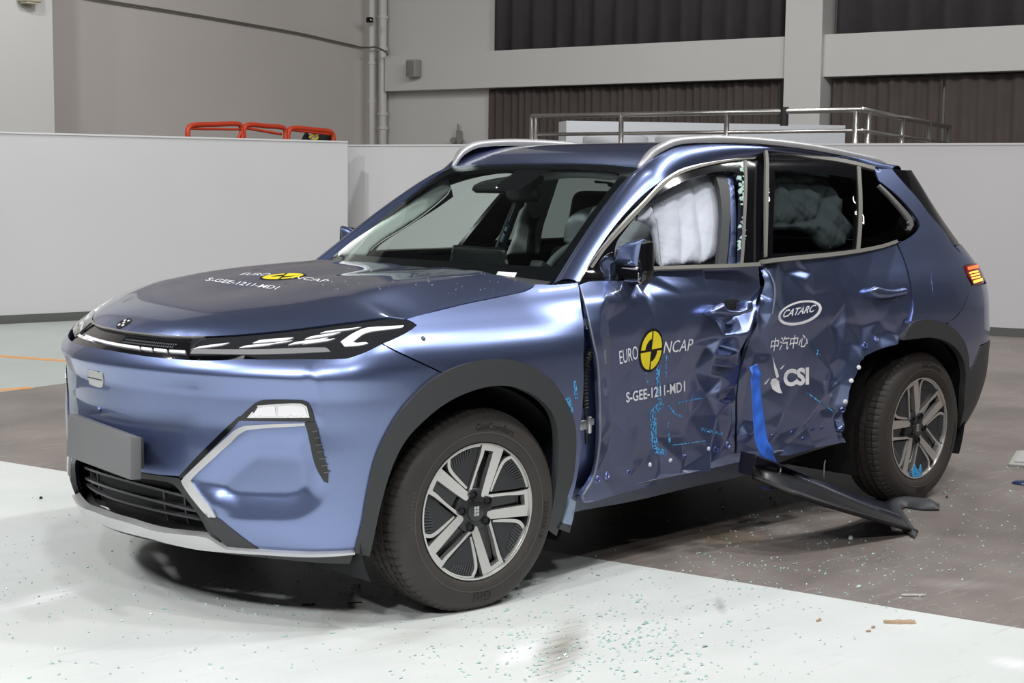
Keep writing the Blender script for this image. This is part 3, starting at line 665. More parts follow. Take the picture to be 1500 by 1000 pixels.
TR2 = [(866,394),(885,366),(915,332),(947,297),(968,275),(990,258),(1010,249),(1040,241),(1075,235),(1106,232)]
both('champagne_window_trim', R(pxband(np.array(TR2)-[0, 2], [4, 5.5, 5.5, 5])), .02, CHAMP, CAR, lift=.003, flange=.006)
SILL = [(925,398.5),(950,394.6),(1000,392.3),(1060,390.3),(1112,387.8)]
both('window_sill_trim', R(pxband(SILL, 5.5)), .02, CHAMP, CAR, lift=.008, flange=.012)
# B-pillar as laid open by the broken glass: seal, blue inner post, bright channel
panel('door_seal', R([(1058,388),(1063,340),(1064.5,306),(1060,268),(1054,250),(1066,246),(1074,262),(1077,300),(1075,340),(1071,387)]), ch_ring, .02, PLASTIC, CAR, lift=-.028, flange=.02)
panel('inner_post', R([(1073,387),(1078,340),(1077,300),(1071,262),(1070,240),(1078,240),(1083,270),(1086,310),(1085,387)]), ch_ring, .02, PAINT, CAR, lift=-.030, flange=.02)
panel('glass_channel', R(pxband([(1092,232),(1093,265),(1091,320),(1089,360),(1087,387)], 4)), ch_ring, .02, CHAMP, CAR, lift=.0, flange=.01)
# rear door glass and frame
RT_ = [(1120,224.5),(1155,225.5),(1187,230.5),(1220,234.5),(1250,240),(1280,247.5)]
panel('rear_window_trim', R(pxband(RT_, 5)), ch_ring, .02, CHAMP, CAR, lift=.008, flange=.012)
panel('rear_window_trim', R(pxband(RT_, 5)), ch_ring, .02, CHAMP, CAR, lift=.006, flange=.012, far=True)
panel('rear_door_edge_trim', R(pxband([(1117.5,221),(1117,260),(1116,310),(1115,380)], [4, 5, 4, 2])), ch_ring, .02, CHAMP, CAR, lift=.03, flange=.012, label='bright leading edge of the sprung rear door frame')
rfr = [(1117,228),(1160,229),(1190,234),(1250,243),(1259,245),(1259,367),(1220,372),(1160,378),(1113.5,386)]
rgl = [(1134,250),(1160,250),(1185,252),(1215,256),(1253,262),(1253,364),(1220,367),(1131,372),(1132,340),(1133.5,300)]
panel('rear_door_frame', R(rfr), ch_ring, .02, GLOSSB, CAR, lift=.002, flange=.02, holes=[R(rgl)], label='black rear door window frame')
panel('rear_door_frame', R(rfr), ch_ring, .03, GLOSSB, CAR, lift=.0, flange=.02, holes=[R(rgl)], far=True)
panel('rear_door_glass', R(rgl), ch_ring, .04, PRIVACY, CAR, lift=-.002, flange=0, label='dark tinted rear door window')
panel('rear_door_glass', R(rgl), ch_ring, .05, PRIVACY, CAR, lift=-.002, flange=0, far=True)
both('window_divider', R(pxband([(1257,244),(1259.5,290),(1259,330),(1256,367)], 5)), .02, CHAMP, CAR, lift=.006, flange=.012)
qg = [(1261,246),(1279,250),(1287,266),(1310,284),(1330,306),(1343,322),(1345,330),(1339,338),(1325,347),(1313,353),(1262,364)]
both('quarter_glass', R(qg), .03, DARKG, CAR, lift=-.002, flange=.01)
both('quarter_trim', R(pxband([(1287,271),(1305,289),(1322,308),(1333,323),(1334.5,330),(1330,337)], [2, 3.5, 4, 5, 6, 5])), .02, CHROME, CAR, lift=.006, flange=.012)
BELT = [(1113,384.5),(1140,381),(1180,377),(1220,373),(1260,367.5),(1290,361.5),(1313,354)]
both('rear_sill_trim', R(pxband(BELT, [6, 6.5, 5.5, 5])), .02, CHAMP, CAR, lift=.008, flange=.012)
# ---- dark inner body and floor pan, sills, wheel housings
def arcxz(cx, cz, r, a0, a1, n): return [(s_at_x(cx+r*math.cos(math.radians(a))), cz+r*math.sin(math.radians(a))) for a in np.linspace(a0, a1, n)]
sh = [(0, .22), (.5, .22), (.98, .23)]+arcxz(0., .345, .48, 195, -15, 20)+arcxz(2.755, .345, .48, 195, -15, 20)+[(4.95, .28), (SMAX, .28), (SMAX, 1.0), (4.6, 1.03), (2.1, 1.045), (1.85, 1.0), (1.2, .93), (.9, .87), (0, .84)]
ch_in = lambda q: (ring(q[:, 0], q[:, 1], .17), ring_n(q[:, 0], q[:, 1], .17))
for f in (False, True): panel('inner_body', np.array(sh), ch_in, .05, DARK, CAR, lift=-.05, flange=0, far=f, corner=20)
panel('front_post', np.array([(1.93, .26), (2.30, .26), (2.30, 1.09), (1.95, 1.07)]), ch_ring, .03, PAINT, CAR, lift=-.075, flange=.03, label='bare blue hinge post behind the front door')
for nf in (0, 1):
    r_ = R([(834,736),(960,712),(1080,686),(1180,660),(1236,648),(1236,656),(1180,674),(1100,703),(1030,719),(940,741),(860,756),(834,761)])
    panel('sill', np.array(r_), ch_ring, .025, mat('dull_blue_primer', (.085, .10, .145), .42, .2, .3) if not nf else PAINT, CAR, lift=-.038 if not nf else -.01, flange=.06, far=bool(nf), corner=20, label=None if nf else 'blue near sill without its cover')
fl = MB(); fl.box((1.4, YC, .235), (3.9, 1.25, .05)); fl.build('floor_pan', DARK, CAR)
def housing(cx, near):
    V = []; F = []; ys = np.linspace(.04, .42, 6); an = np.linspace(-25, 205, 40)
    for y in ys:
        for a in an: V.append((cx+.475*math.cos(math.radians(a)), y, .345+.425*math.sin(math.radians(a))))
    n = len(an)
    for i in range(5):
        for k in range(n-1): F.append((i*n+k, i*n+k+1, (i+1)*n+k+1, (i+1)*n+k))
    b = len(V); V.append((cx, .42, .3)); F += [(5*n+k, 5*n+k+1, b) for k in range(n-1)]
    V = np.array(V)
    if not near: V = mir(V)
    mk('wheel_housing', V, F, DARK, CAR)
for cx in (0, 2.755):
    for nr in (True, False): housing(cx, nr)
# ------------------------------------------------------------------ hall
def floormat(name, c1, c2, rough, scale, scratch, stain, lines=.0, smears=()):
    m = bpy.data.materials.new(name); m.use_nodes = True; N, K = nt(m); b = N['Principled BSDF']
    g = N.new('ShaderNodeNewGeometry'); n1 = N.new('ShaderNodeTexNoise'); n1.inputs['Scale'].default_value = scale; n1.inputs['Detail'].default_value = 8; n1.inputs['Roughness'].default_value = .62
    K.new(g.outputs['Position'], n1.inputs['Vector'])
    r = N.new('ShaderNodeValToRGB'); r.color_ramp.elements[0].position = .30; r.color_ramp.elements[0].color = (*c1, 1); r.color_ramp.elements[1].position = .68; r.color_ramp.elements[1].color = (*c2, 1)
    K.new(n1.outputs['Fac'], r.inputs[0])
    # scuffs: stretched noise
    mp = N.new('ShaderNodeMapping'); mp.inputs['Scale'].default_value = (1.2, 14, 1); mp.inputs['Rotation'].default_value = (0, 0, .9); K.new(g.outputs['Position'], mp.inputs['Vector'])
    n2 = N.new('ShaderNodeTexNoise'); n2.inputs['Scale'].default_value = 3.2; n2.inputs['Detail'].default_value = 9; n2.inputs['Distortion'].default_value = .6; K.new(mp.outputs[0], n2.inputs['Vector'])
    r2 = N.new('ShaderNodeValToRGB'); r2.color_ramp.elements[0].position = .60; r2.color_ramp.elements[0].color = (0, 0, 0, 1); r2.color_ramp.elements[1].position = .74; r2.color_ramp.elements[1].color = (scratch[3],)*3+(1,); K.new(n2.outputs['Fac'], r2.inputs[0])
    mx = N.new('ShaderNodeMix'); mx.data_type = 'RGBA'; mx.inputs[7].default_value = (*scratch[:3], 1); K.new(r2.outputs[0], mx.inputs[0]); K.new(r.outputs[0], mx.inputs[6])
    n3 = N.new('ShaderNodeTexNoise'); n3.inputs['Scale'].default_value = scale*.45; n3.inputs['Detail'].default_value = 6; K.new(g.outputs['Position'], n3.inputs['Vector'])
    r3 = N.new('ShaderNodeValToRGB'); r3.color_ramp.elements[0].position = .52; r3.color_ramp.elements[0].color = (0, 0, 0, 1); r3.color_ramp.elements[1].position = .75; r3.color_ramp.elements[1].color = (stain[3],)*3+(1,); K.new(n3.outputs['Fac'], r3.inputs[0])
    mx2 = N.new('ShaderNodeMix'); mx2.data_type = 'RGBA'; mx2.inputs[7].default_value = (*stain[:3], 1); K.new(r3.outputs[0], mx2.inputs[0]); K.new(mx.outputs[2], mx2.inputs[6])
    last = mx2.outputs[2]
    # thin curling scratches: level lines of a coarse noise, broken up by a second one
    n4 = N.new('ShaderNodeTexNoise'); n4.inputs['Scale'].default_value = 2.6; n4.inputs['Detail'].default_value = 2.5; n4.inputs['Distortion'].default_value = 1.2; K.new(g.outputs['Position'], n4.inputs['Vector'])
    c1 = N.new('ShaderNodeMath'); c1.operation = 'COMPARE'; c1.inputs[1].default_value = .5; c1.inputs[2].default_value = .0022; K.new(n4.outputs['Fac'], c1.inputs[0])
    n5 = N.new('ShaderNodeTexNoise'); n5.inputs['Scale'].default_value = 4.5; n5.inputs['Detail'].default_value = 3; K.new(g.outputs['Position'], n5.inputs['Vector'])
    c2 = N.new('ShaderNodeMath'); c2.operation = 'GREATER_THAN'; c2.inputs[1].default_value = .52; K.new(n5.outputs['Fac'], c2.inputs[0])
    c3 = N.new('ShaderNodeMath'); c3.operation = 'MULTIPLY'; K.new(c1.outputs[0], c3.inputs[0]); K.new(c2.outputs[0], c3.inputs[1])
    c4 = N.new('ShaderNodeMath'); c4.operation = 'MULTIPLY'; c4.inputs[1].default_value = lines; K.new(c3.outputs[0], c4.inputs[0])
    mx3 = N.new('ShaderNodeMix'); mx3.data_type = 'RGBA'; mx3.inputs[7].default_value = (*scratch[:3], 1); K.new(c4.outputs[0], mx3.inputs[0]); K.new(last, mx3.inputs[6]); last = mx3.outputs[2]
    for (p0, p1, wd, col, amt) in smears:         # dirt dragged along the floor, photo points p0 -> p1
        A, B = on([p0], 2, 0)[0], on([p1], 2, 0)[0]; c = (A+B)/2; L_ = np.linalg.norm(B-A)/2; an = math.atan2(B[1]-A[1], B[0]-A[0])
        mp2 = N.new('ShaderNodeMapping'); mp2.vector_type = 'TEXTURE'; mp2.inputs['Location'].default_value = (c[0], c[1], 0); mp2.inputs['Rotation'].default_value = (0, 0, an); mp2.inputs['Scale'].default_value = (L_, wd, 1)
        K.new(g.outputs['Position'], mp2.inputs['Vector']); gr = N.new('ShaderNodeTexGradient'); gr.gradient_type = 'SPHERICAL'; K.new(mp2.outputs[0], gr.inputs['Vector'])
        ns = N.new('ShaderNodeTexNoise'); ns.inputs['Scale'].default_value = 9; ns.inputs['Detail'].default_value = 8; mp3 = N.new('ShaderNodeMapping'); mp3.inputs['Rotation'].default_value = (0, 0, -an); mp3.inputs['Scale'].default_value = (.5, 5, 1); K.new(g.outputs['Position'], mp3.inputs['Vector']); K.new(mp3.outputs[0], ns.inputs['Vector'])
        a1 = N.new('ShaderNodeMath'); a1.operation = 'MULTIPLY'; K.new(gr.outputs['Fac'], a1.inputs[0]); K.new(ns.outputs['Fac'], a1.inputs[1])
        rm = N.new('ShaderNodeMapRange'); rm.inputs[1].default_value = .08; rm.inputs[2].default_value = .5; rm.inputs[4].default_value = amt; K.new(a1.outputs[0], rm.inputs[0])
        mm_ = N.new('ShaderNodeMix'); mm_.data_type = 'RGBA'; mm_.inputs[7].default_value = (*col, 1); K.new(rm.outputs[0], mm_.inputs[0]); K.new(last, mm_.inputs[6]); last = mm_.outputs[2]
    K.new(last, b.inputs['Base Color'])
    b.inputs['Roughness'].default_value = rough
    rr = N.new('ShaderNodeMapRange'); rr.inputs[3].default_value = rough-.08; rr.inputs[4].default_value = rough+.14; K.new(n1.outputs['Fac'], rr.inputs[0]); K.new(rr.outputs[0], b.inputs['Roughness'])
    bp = N.new('ShaderNodeBump'); bp.inputs['Strength'].default_value = .08; bp.inputs['Distance'].default_value = .004; K.new(n2.outputs['Fac'], bp.inputs['Height']); K.new(bp.outputs[0], b.inputs['Normal'])
    return m
CONC = floormat('brown_worn_concrete', (.150, .125, .112), (.265, .228, .205), .42, 1.3, (.40, .37, .34, .55), (.095, .078, .068, .6), .55, (((1010, 800), (1120, 770), .22, (.16, .12, .07), .9), ((960, 790), (930, 815), .16, (.05, .04, .035), .8), ((1080, 760), (1200, 785), .16, (.42, .39, .36), .5), ((1300, 850), (1500, 860), .12, (.45, .42, .39), .4)))
EPOXY = floormat('pale_floor_paint', (.61, .64, .62), (.70, .725, .705), .38, 1.1, (.50, .50, .48, .38), (.60, .60, .57, .4), .25, (((850, 890), (790, 1020), .10, (.30, .27, .24), .9), ((600, 800), (440, 960), .11, (.40, .37, .34), .8), ((700, 900), (480, 970), .10, (.45, .43, .40), .5), ((150, 850), (-30, 905), .10, (.90, .90, .92), .9), ((790, 930), (730, 985), .08, (.88, .88, .89), .9), ((1050, 870), (1060, 905), .03, (.35, .34, .30), .8), ((1440, 960), (1530, 985), .09, (.86, .86, .88), .8)))
FAREP = floormat('pale_green_floor_paint', (.36, .40, .37), (.46, .50, .47), .30, .8, (.35, .36, .34, .4), (.33, .35, .33, .4))
WALLW = mat('white_partition_board', (.56, .555, .56), .6, vary=(.7, .06))
WALLB = mat('off_white_hall_wall', (.55, .545, .52), .8, vary=(.35, .10))
BEAMM = mat('white_painted_beam', (.60, .595, .57), .75, vary=(.5, .06))
CURT = mat('dark_grey_curtain', (.060, .055, .056), .9, vary=(3, .18))
CURTB = mat('brown_grey_curtain', (.085, .068, .062), .9, vary=(3, .2))
BASEM = mat('grey_base_strip', (.10, .105, .10), .6)
LINEM = mat('orange_floor_line', (.72, .33, .10), .5, vary=(8, .25))
CEILM = mat('grey_hall_ceiling', (.10, .10, .105), .9)
WARM = mat('darkened_hall_wall', (.20, .195, .19), .85)  # walls out of view, colour darkened so the doors reflect less light
def st(o): o['kind'] = 'structure'; return o
def lerp(a, b, t): return a+(b-a)*t
# floor slab with two painted fields laid on it
c4 = [room(-26, -12), room(26, -12), room(26, 36), room(-26, 36)]
FLOOR = st(mk('floor', c4+[p-[0, 0, .2] for p in c4], [(0, 1, 2, 3), (4, 7, 6, 5), (0, 4, 5, 1), (1, 5, 6, 2), (2, 6, 7, 3), (3, 7, 4, 0)], CONC, smooth=False))
def sheet(name, pts, th, m, kind=True):
    V = [(p[0], p[1], th) for p in pts]+[(p[0], p[1], 0.0005) for p in pts]; n = len(pts)
    a = sum(pts[i][0]*pts[(i+1) % n][1]-pts[(i+1) % n][0]*pts[i][1] for i in range(n))
    F = [tuple(range(n))]+[(i, n+i, n+(i+1) % n, (i+1) % n) for i in range(n)]
    if a < 0: F = [f[::-1] for f in F]
    o = mk(name, V, F, m, smooth=False)
    return st(o) if kind else o
edge = lambda y: .81-.228*(y-.3)
ys = np.linspace(-7, 9, 33)
near = [(edge(y)+.004*math.sin(7*y), y) for y in ys]+[(-9, 9), (-9, -7)]
sheet('floor_paint', near, .002, EPOXY)
fa = on([(-60, 583)], 2, 0)[0]; fb = on([(96, 561.5)], 2, 0)[0]; dd = (fb-fa)/np.linalg.norm(fb-fa)
far = [fa-dd*6, fb+dd*1.2, room(.4, 16.9), room(-1.7, 17.7), room(-9, 12.4)]
sheet('floor_paint', [p[:2] for p in far], .002, FAREP)
def lineseg(a, b, w):
    A, B = on([a], 2, 0)[0], on([b], 2, 0)[0]; d = (B-A)/np.linalg.norm(B-A); q = np.array([-d[1], d[0], 0])*w/2
    return st(sheet('trim_1', [(A+q)[:2], (B+q)[:2], (B-q)[:2], (A-q)[:2]], .004, LINEM))
lineseg((-40, 519), (100, 529), .10); lineseg((-30, 574), (46, 568), .09)
# partition boards in front of the building wall
def slab(name, a, b, z0, z1, th, m, parent=None, back=1):
    a = np.array(a[:2]); b = np.array(b[:2]); d = (b-a)/np.linalg.norm(b-a); n = np.array([-d[1], d[0]])
    if n@(np.array(CAM[:2])-a) > 0: n = -n
    q = [a, b, b+n*th, a+n*th]
    V = [(p[0], p[1], z0) for p in q]+[(p[0], p[1], z1) for p in q]
    return mk(name, V, [(3, 2, 1, 0), (4, 5, 6, 7), (0, 1, 5, 4), (1, 2, 6, 5), (2, 3, 7, 6), (3, 0, 4, 7)], m, parent, smooth=False)
LA = room(-5.10, 15.3); LJ = room(-1.905, 17.8)
LA2 = LA+(LA-LJ)*.8
RA = room(-2.15, 18.35); RB = room(4.86, 14.95); RB2 = RB+(RB-RA)*.5
wl = st(slab('wall_left', LA2, LJ, 0, 1.885, .09, WALLW)); wr = st(slab('wall_right', RA, RB2, 0, 1.855, .09, WALLW))
for nm, a, b in (('baseboard_left', LA2, LJ), ('baseboard_right', RA, RB2)):
    n = (np.array(CAM)-a); n[2] = 0; n /= np.linalg.norm(n)
    st(slab(nm, a+n*.012, b+n*.012, 0.0, .085, .02, BASEM))
for (a, b, z) in ((LA2, LJ, 1.885), (RA, RB2, 1.855)):
    n = (np.array(CAM)-a); n[2] = 0; n /= np.linalg.norm(n)
    st(slab('trim_2', a+n*.01, b+n*.01, z, z+.018, .11, mat('partition_cap', (.62, .62, .62), .5)))
# board joints on the partitions
# building: two walls meeting in a corner, beam, columns, curtains
CO = np.array([-2.46, 30.0]); DR = np.array([10.14, -6.9]); DL = np.array([-4.46, -6.5])
def wnorm(D):
    n = np.array([-D[1], D[0]])/np.linalg.norm(D); return n if n@(-CO) > 0 else -n
def wallp(u, D, off=0.):       # point of a building wall seen in photo column u, moved off towards the hall
    n = wnorm(D); c = CO+n*off
    k = (u-750)/FPX; t = (k*c[1]-c[0])/(D[0]-k*D[1]); return c+D*t
def wz(u, v, D, off=0.):
    p = wallp(u, D, off); vh = 266.2+.0092*(u-750); return CAM[2]+(vh-v)*p[1]/FPX
def wp(u, v, D, off=0.):
    p = wallp(u, D, off); q = room(p[0], p[1]); q[2] = wz(u, v, D, off); return q
HT = 10.0
cor = room(*CO); r_end = room(*(CO+DR*2.2)); l_end = room(*(CO+DL*2.2))
st(slab('wall_back_right', cor, r_end, 0, HT, .3, WALLB)); st(slab('wall_back_left', l_end, cor, 0, HT, .3, mat('warm_light_tinted_wall', (.56, .52, .49), .8, vary=(.35, .10))))  # warm lamp light on the left wall is put into its colour
st(slab('wall_far_right', r_end, room(22, -12), 0, HT, .3, WARM)); st(slab('wall_far_left', room(-22, -12), l_end, 0, HT, .3, WARM)); st(slab('wall_front', room(-22, -12), room(22, -12), 0, HT, .3, WARM))
cp = [room(-30, -14), room(30, -14), room(30, 38), room(-30, 38)]
st(mk('ceiling', [(p[0], p[1], HT) for p in cp], [(3, 2, 1, 0)], CEILM, smooth=False))
def wbox(name, u0, u1, z0, z1, D, off0, off1, m):
    a, b = wallp(u0, D, off0), wallp(u1, D, off0); dn_ = wnorm(D)*(off1-off0); c, d = b+dn_, a+dn_
    q = [room(*x) for x in (a, b, c, d)]
    V = [(p[0], p[1], z0) for p in q]+[(p[0], p[1], z1) for p in q]
    o = mk(name, V, [(3, 2, 1, 0), (4, 5, 6, 7), (0, 1, 5, 4), (1, 2, 6, 5), (2, 3, 7, 6), (3, 0, 4, 7)], m, smooth=False)
    bm = bmesh.new(); bm.from_mesh(o.data); bmesh.ops.recalc_face_normals(bm, faces=bm.faces); bm.to_mesh(o.data); bm.free(); return o
zb0 = wz(566, 135, DR, .45); zb1 = wz(566, 85, DR, .45)
st(wbox('trim_3', 563, 1800, zb0, zb1, DR, .45, 0, BEAMM))
st(wbox('trim_4', 1140, 1193, 0, HT, DR, .55, 0, BEAMM))
st(wbox('trim_5', 566, 728, zb1, HT, DR, .12, 0, BEAMM)); st(wbox('trim_5', 566, 716, 0, zb0, DR, .12, 0, BEAMM))
st(wbox('trim_6', -220, 83, 0, HT, DL, 1.6, 0, BEAMM))
def curtain(u0, u1, z0, z1, m, label, lam, amp, seed):
    rg = np.random.default_rng(seed); a, b = wallp(u0, DR, .2), wallp(u1, DR, .2); L = np.linalg.norm(b-a); n = int(L/ (lam/7)); d = (b-a)/L; nn = np.array([d[1], -d[0]]); 
    if nn@(-a) < 0: nn = -nn
    ph = np.cumsum(rg.uniform(.6, 1.4, n))*2*math.pi/7; V = []; F = []
    for i in range(n):
        p = a+d*L*i/(n-1)
        for k, z in enumerate((z1, lerp(z0, z1, .5), z0)):
            q = p+nn*(amp*(1+.25*k)*math.sin(ph[i]+.15*k)+.03*math.sin(ph[i]*.23)); w = room(*q); V.append((w[0], w[1], z))
    for i in range(n-1):
        for k in range(2): F.append((i*3+k, i*3+k+1, i*3+3+k+1, i*3+3+k))
    o = mk('curtain', V, F, m); tag(o, label, 'curtain'); md = o.modifiers.new('cloth thickness', 'SOLIDIFY'); md.thickness = .01
    return o
curtain(724, 1139, zb1+.02, HT-.1, CURT, 'dark grey curtain above the beam left of the column', .42, .045, 1)
curtain(1216, 1790, zb1+.02, HT-.1, CURT, 'dark grey curtain above the beam right of the column', .55, .045, 2)
curtain(714, 1138, .02, zb0-.02, CURTB, 'brown grey pleated curtain below the beam left of the column', .16, .028, 3)
curtain(1212, 1371, .02, zb0-.02, CURTB, 'brown grey pleated curtain below the beam just right of the column', .2, .028, 4)
curtain(1375, 1790, .02, zb0-.02, CURTB, 'brown grey pleated curtain below the beam at the right edge', .26, .03, 5)
# pipes in the corner, cable, speaker, camera, wall box, twin lamp
def vpipe(name, u, v0, r, off, label, clamps=()):
    t = thing(name, label, 'pipe'); a = wp(u, v0, DL, off); m = mat('white_painted_pipe', (.60, .59, .57), .5)
    mk('tube', *tubeVF([(a[0], a[1], 0.0), (a[0], a[1], 3), (a[0], a[1], HT-.02)], r, 14), m, t)
    for v in clamps:
        c = wp(u, v, DL, off); mb = MB(); mb.tube([(c[0], c[1], c[2]-.03), (c[0], c[1], c[2]+.03)], r*1.25, 14); mb.build('clamp', m, t, smooth=True, sharp=40)
    return t
vpipe('drain_pipe', 543.5, 100, .055, .35, 'slim white vertical pipe at the hall corner', (95, 150))
vpipe('drain_pipe', 559, 100, .085, .18, 'thick white downpipe in the hall corner by the beam', (30, 75, 168, 188))
cab = [wp(u, v, DL, .08) for u, v in ((60, -14), (140, 3), (260, 22), (370, 40.5), (440, 53), (485, 63), (530, 73))]+[wp(u, v, DL, .62) for u, v in ((541, 73), (548, 72))]+[wp(565, 80, DR, .62), wp(566, 84, DR, .62)]
mk('cable', *tubeVF(smooth_line(cab, False, .2, 120), .017, 8), mat('grey_cable', (.14, .12, .10), .7)); tag(bpy.data.objects['cable'], 'grey cable sagging across the left hall wall', 'cable')
cb = wp(541, 34, DL, .5); t = thing('security_camera', 'small black security camera on the corner pipe', 'camera', tuple(cb))
mb = MB(); mb.box((0, 0, 0), (.13, .13, .10), .7); mb.build('housing', GLOSSB, t, bevel=.02); mb = MB(); mb.tube([(0, 0, 0), (.10, .10, .02)], .02); mb.build('bracket', mat('white_painted_pipe'), t)
s = wp(604, 103, DR, .58); ang = math.atan2(*(RT0*DR[0]+FWH*DR[1])[[1, 0]])
t = thing('wall_speaker', 'small grey loudspeaker on the white beam', 'speaker', tuple(s), rotz=ang)
mb = MB(); mb.box((0, 0, 0), (.22, .2, .32)); mb.build('cabinet', mat('grey_beige_plastic', (.33, .31, .28), .6), t, bevel=.02)
mb = MB(); mb.box((0, -.105, 0), (.17, .012, .26)); mb.build('grille', mat('grey_grille', (.22, .21, .19), .7), t, bevel=.004)
mb = MB(); mb.box((0, .13, 0), (.06, .06, .1)); mb.build('bracket', mat('grey_beige_plastic'), t)
s = wp(51, -2, DL, 1.72); t = thing('wall_box', 'small beige box on the pillar at the top left corner', 'box', tuple(s), rotz=math.atan2(*(RT0*DL[0]+FWH*DL[1])[[1, 0]]))
mb = MB(); mb.box((0, 0, 0), (.26, .2, .2)); mb.build('case', mat('beige_plastic', (.5, .46, .36), .6), t, bevel=.02); mb = MB(); mb.box((0, 0, -.11), (.2, .15, .02)); mb.build('lid', mat('beige_plastic'), t)
s = wp(669, 203, DR, .25); t = thing('emergency_lamp', 'twin-headed emergency lamp on the white wall above the partition', 'lamp', tuple(s), rotz=ang)
for dx in (-.075, .075):
    V, F = lathe([(0, -.05), (.055, -.05), (.06, -.03), (.06, .02), (.03, .05), (0, .05)], 16); mk('lamp_head', [(x+dx, y-.03, z-.04) for x, y, z in V], F, mat('lamp_grey', (.25, .25, .24), .4), t, sharp=40)
mb = MB(); mb.box((0, .03, .06), (.10, .06, .16)); mb.tube([(0, 0, .14), (0, 0, .26)], .02); mb.build('body', mat('lamp_grey'), t)
# steel guard rail on the platform behind the partition
def P3(u, v, dep): return room((u-750)/FPX*dep, dep, CAM[2]+(266.2+.0092*(u-750)-v)*dep/FPX)
g = thing('steel_guard_rail', 'brushed steel guard rail on the platform behind the partition', 'railing', tuple(P3(1255, 162, 18)*[1, 1, 0]))
go = np.array(g.location)
def gt(name, pts, r): return mk(name, *tubeVF([np.array(p)-go for p in pts], r, 10), STEEL, g)
gl, gc, gr = P3(776, 171.5, 20.75), P3(1254, 162, 18), P3(1382, 187, 23.06)
dn = np.array([0, 0, .24])
gt('top_rail', [gl, gc], .034); gt('top_rail', [gc, gr], .034); gt('mid_rail', [gl-dn, gc-dn], .024); gt('mid_rail', [gc-dn, gr-dn], .024)
for f in (0, .014, .30, .625, .985): q = lerp(gl, gc, f); gt('post', [q, q*[1, 1, 0]+[0, 0, .9]], .032 if f < .9 else .036)
for f in (.06, .40, .72, .98): q = lerp(gc, gr, f); gt('post', [q, q*[1, 1, 0]+[0, 0, .9]], .036)
q = lerp(gl, gc, .79); mb = MB(); mb.tube([q-go-[0, 0, .17], q-go+[0, 0, .05]], .05, 10); mb.build('black_tape', mat('black_cloth_tape', (.02, .02, .02), .6), g, label='black tape wound round the rail')
# the hidden deck that carries the rail, the white unit and the tanks
pc = [P3(760, 171, 20.4), P3(1256, 162, 17.8), P3(1396, 187, 22.9), P3(1390, 187, 23.25), P3(1230, 187, 23.9), P3(760, 171, 25.0)]
dk = thing('steel_platform', 'grey platform deck behind the partition carrying the guard rail', 'platform')
n5 = len(pc); V = [(p[0], p[1], .9) for p in pc]+[(p[0], p[1], .8) for p in pc]
mk('deck', V, [tuple(range(n5)), tuple(range(n5, 2*n5))[::-1]]+[(i, i+n5, (i+1) % n5+n5, (i+1) % n5) for i in range(n5)], mat('grey_deck', (.3, .3, .3), .6), dk, smooth=False)
for p in pc: mk('leg', *tubeVF([(p[0]*.985, p[1]*.985, 0), (p[0]*.985, p[1]*.985, .8)], .06, 8), STEEL, dk)
a, b = P3(826, 176, 22.3), P3(1231, 186, 23.1); o = slab('white_cabinet_unit', a, b, .9, 2.335, .5, mat('white_painted_sheet', (.60, .62, .65), .45)); tag(o, 'long white box-like unit behind the steel guard rail', 'cabinet')
for (u0, u1, dep, nm) in ((850, 945, 21.2, 'left'), (955, 1030, 20.9, 'right')):
    c = P3((u0+u1)/2, 199, dep); r = (u1-u0)/2/FPX*dep; V, F = lathe([(0, c[2]), (r*.9, c[2]), (r, c[2]-.03), (r, .9), (0, .9)], 32)
    t = mk('round_tank', [(c[0]+x, c[1]-z, y) for x, y, z in V], F, mat('white_painted_sheet'), sharp=40); tag(t, f'low round white tank, the {nm} one, behind the guard rail', 'tank')
# orange-red lift basket behind the left partition
lf = thing('lift_basket', 'orange-red tubular lift basket rising behind the left partition', 'lift', tuple(P3(380, 195, 22)*[1, 1, 0])); lo = np.array(lf.location)
def lt(name, pts, r=.035): return mk(name, *tubeVF(smooth_line([np.array(p)-lo for p in pts], False, .06, 200), r, 10), ORANGE, lf)
def bas(u, v): return P3(u, v, 20.6+(u-278)/210*2.6)
lt('guard_frame', [bas(277, 214), bas(276.5, 190), bas(282, 184.5), bas(318, 183), bas(349, 182.3), bas(354, 186), bas(355, 214)])
lt('guard_frame', [bas(358, 214), bas(358, 189), bas(364, 183.6), bas(392, 185.5), bas(412, 187), bas(418, 191), bas(417, 216)])
lt('guard_frame', [bas(421, 216), bas(423, 193), bas(428, 188.3), bas(455, 190), bas(482, 193), bas(487, 197), bas(488, 216)])
lt('brace', [bas(347, 209), bas(355, 190)], .02); lt('cross_tube', [bas(280, 189), bas(340, 190), bas(352, 190)], .018); lt('cross_tube', [bas(360, 188), bas(412, 197)], .02); lt('cross_tube', [bas(424, 190.5), bas(485, 197.5)], .02)
q = [bas(277, 212), bas(488, 216)]; V = []
for p in q: V += [p-lo, p-lo+FWH*.9]
z0 = .95; V = [np.array([v[0], v[1], z]) for z in (z0, z0-.12) for v in (V[0], V[2], V[3], V[1])]
mk('basket_floor', V, [(0, 1, 2, 3), (7, 6, 5, 4), (0, 4, 5, 1), (1, 5, 6, 2), (2, 6, 7, 3), (3, 7, 4, 0)], mat('grey_deck'), lf, smooth=False)
for u in (277, 355, 417, 488): p = bas(u, 213)-lo; lt('post', [bas(u, 213), np.array([*(bas(u, 213)[:2]), z0])])
mb = MB(); m_ = np.mean(V, 0)
mb.box((m_[0], m_[1], z0/2-.06), (1.4, .7, z0-.14), YAW); mb.build('scissor_base', mat('dark_grey_paint', (.06, .06, .065), .5), lf)
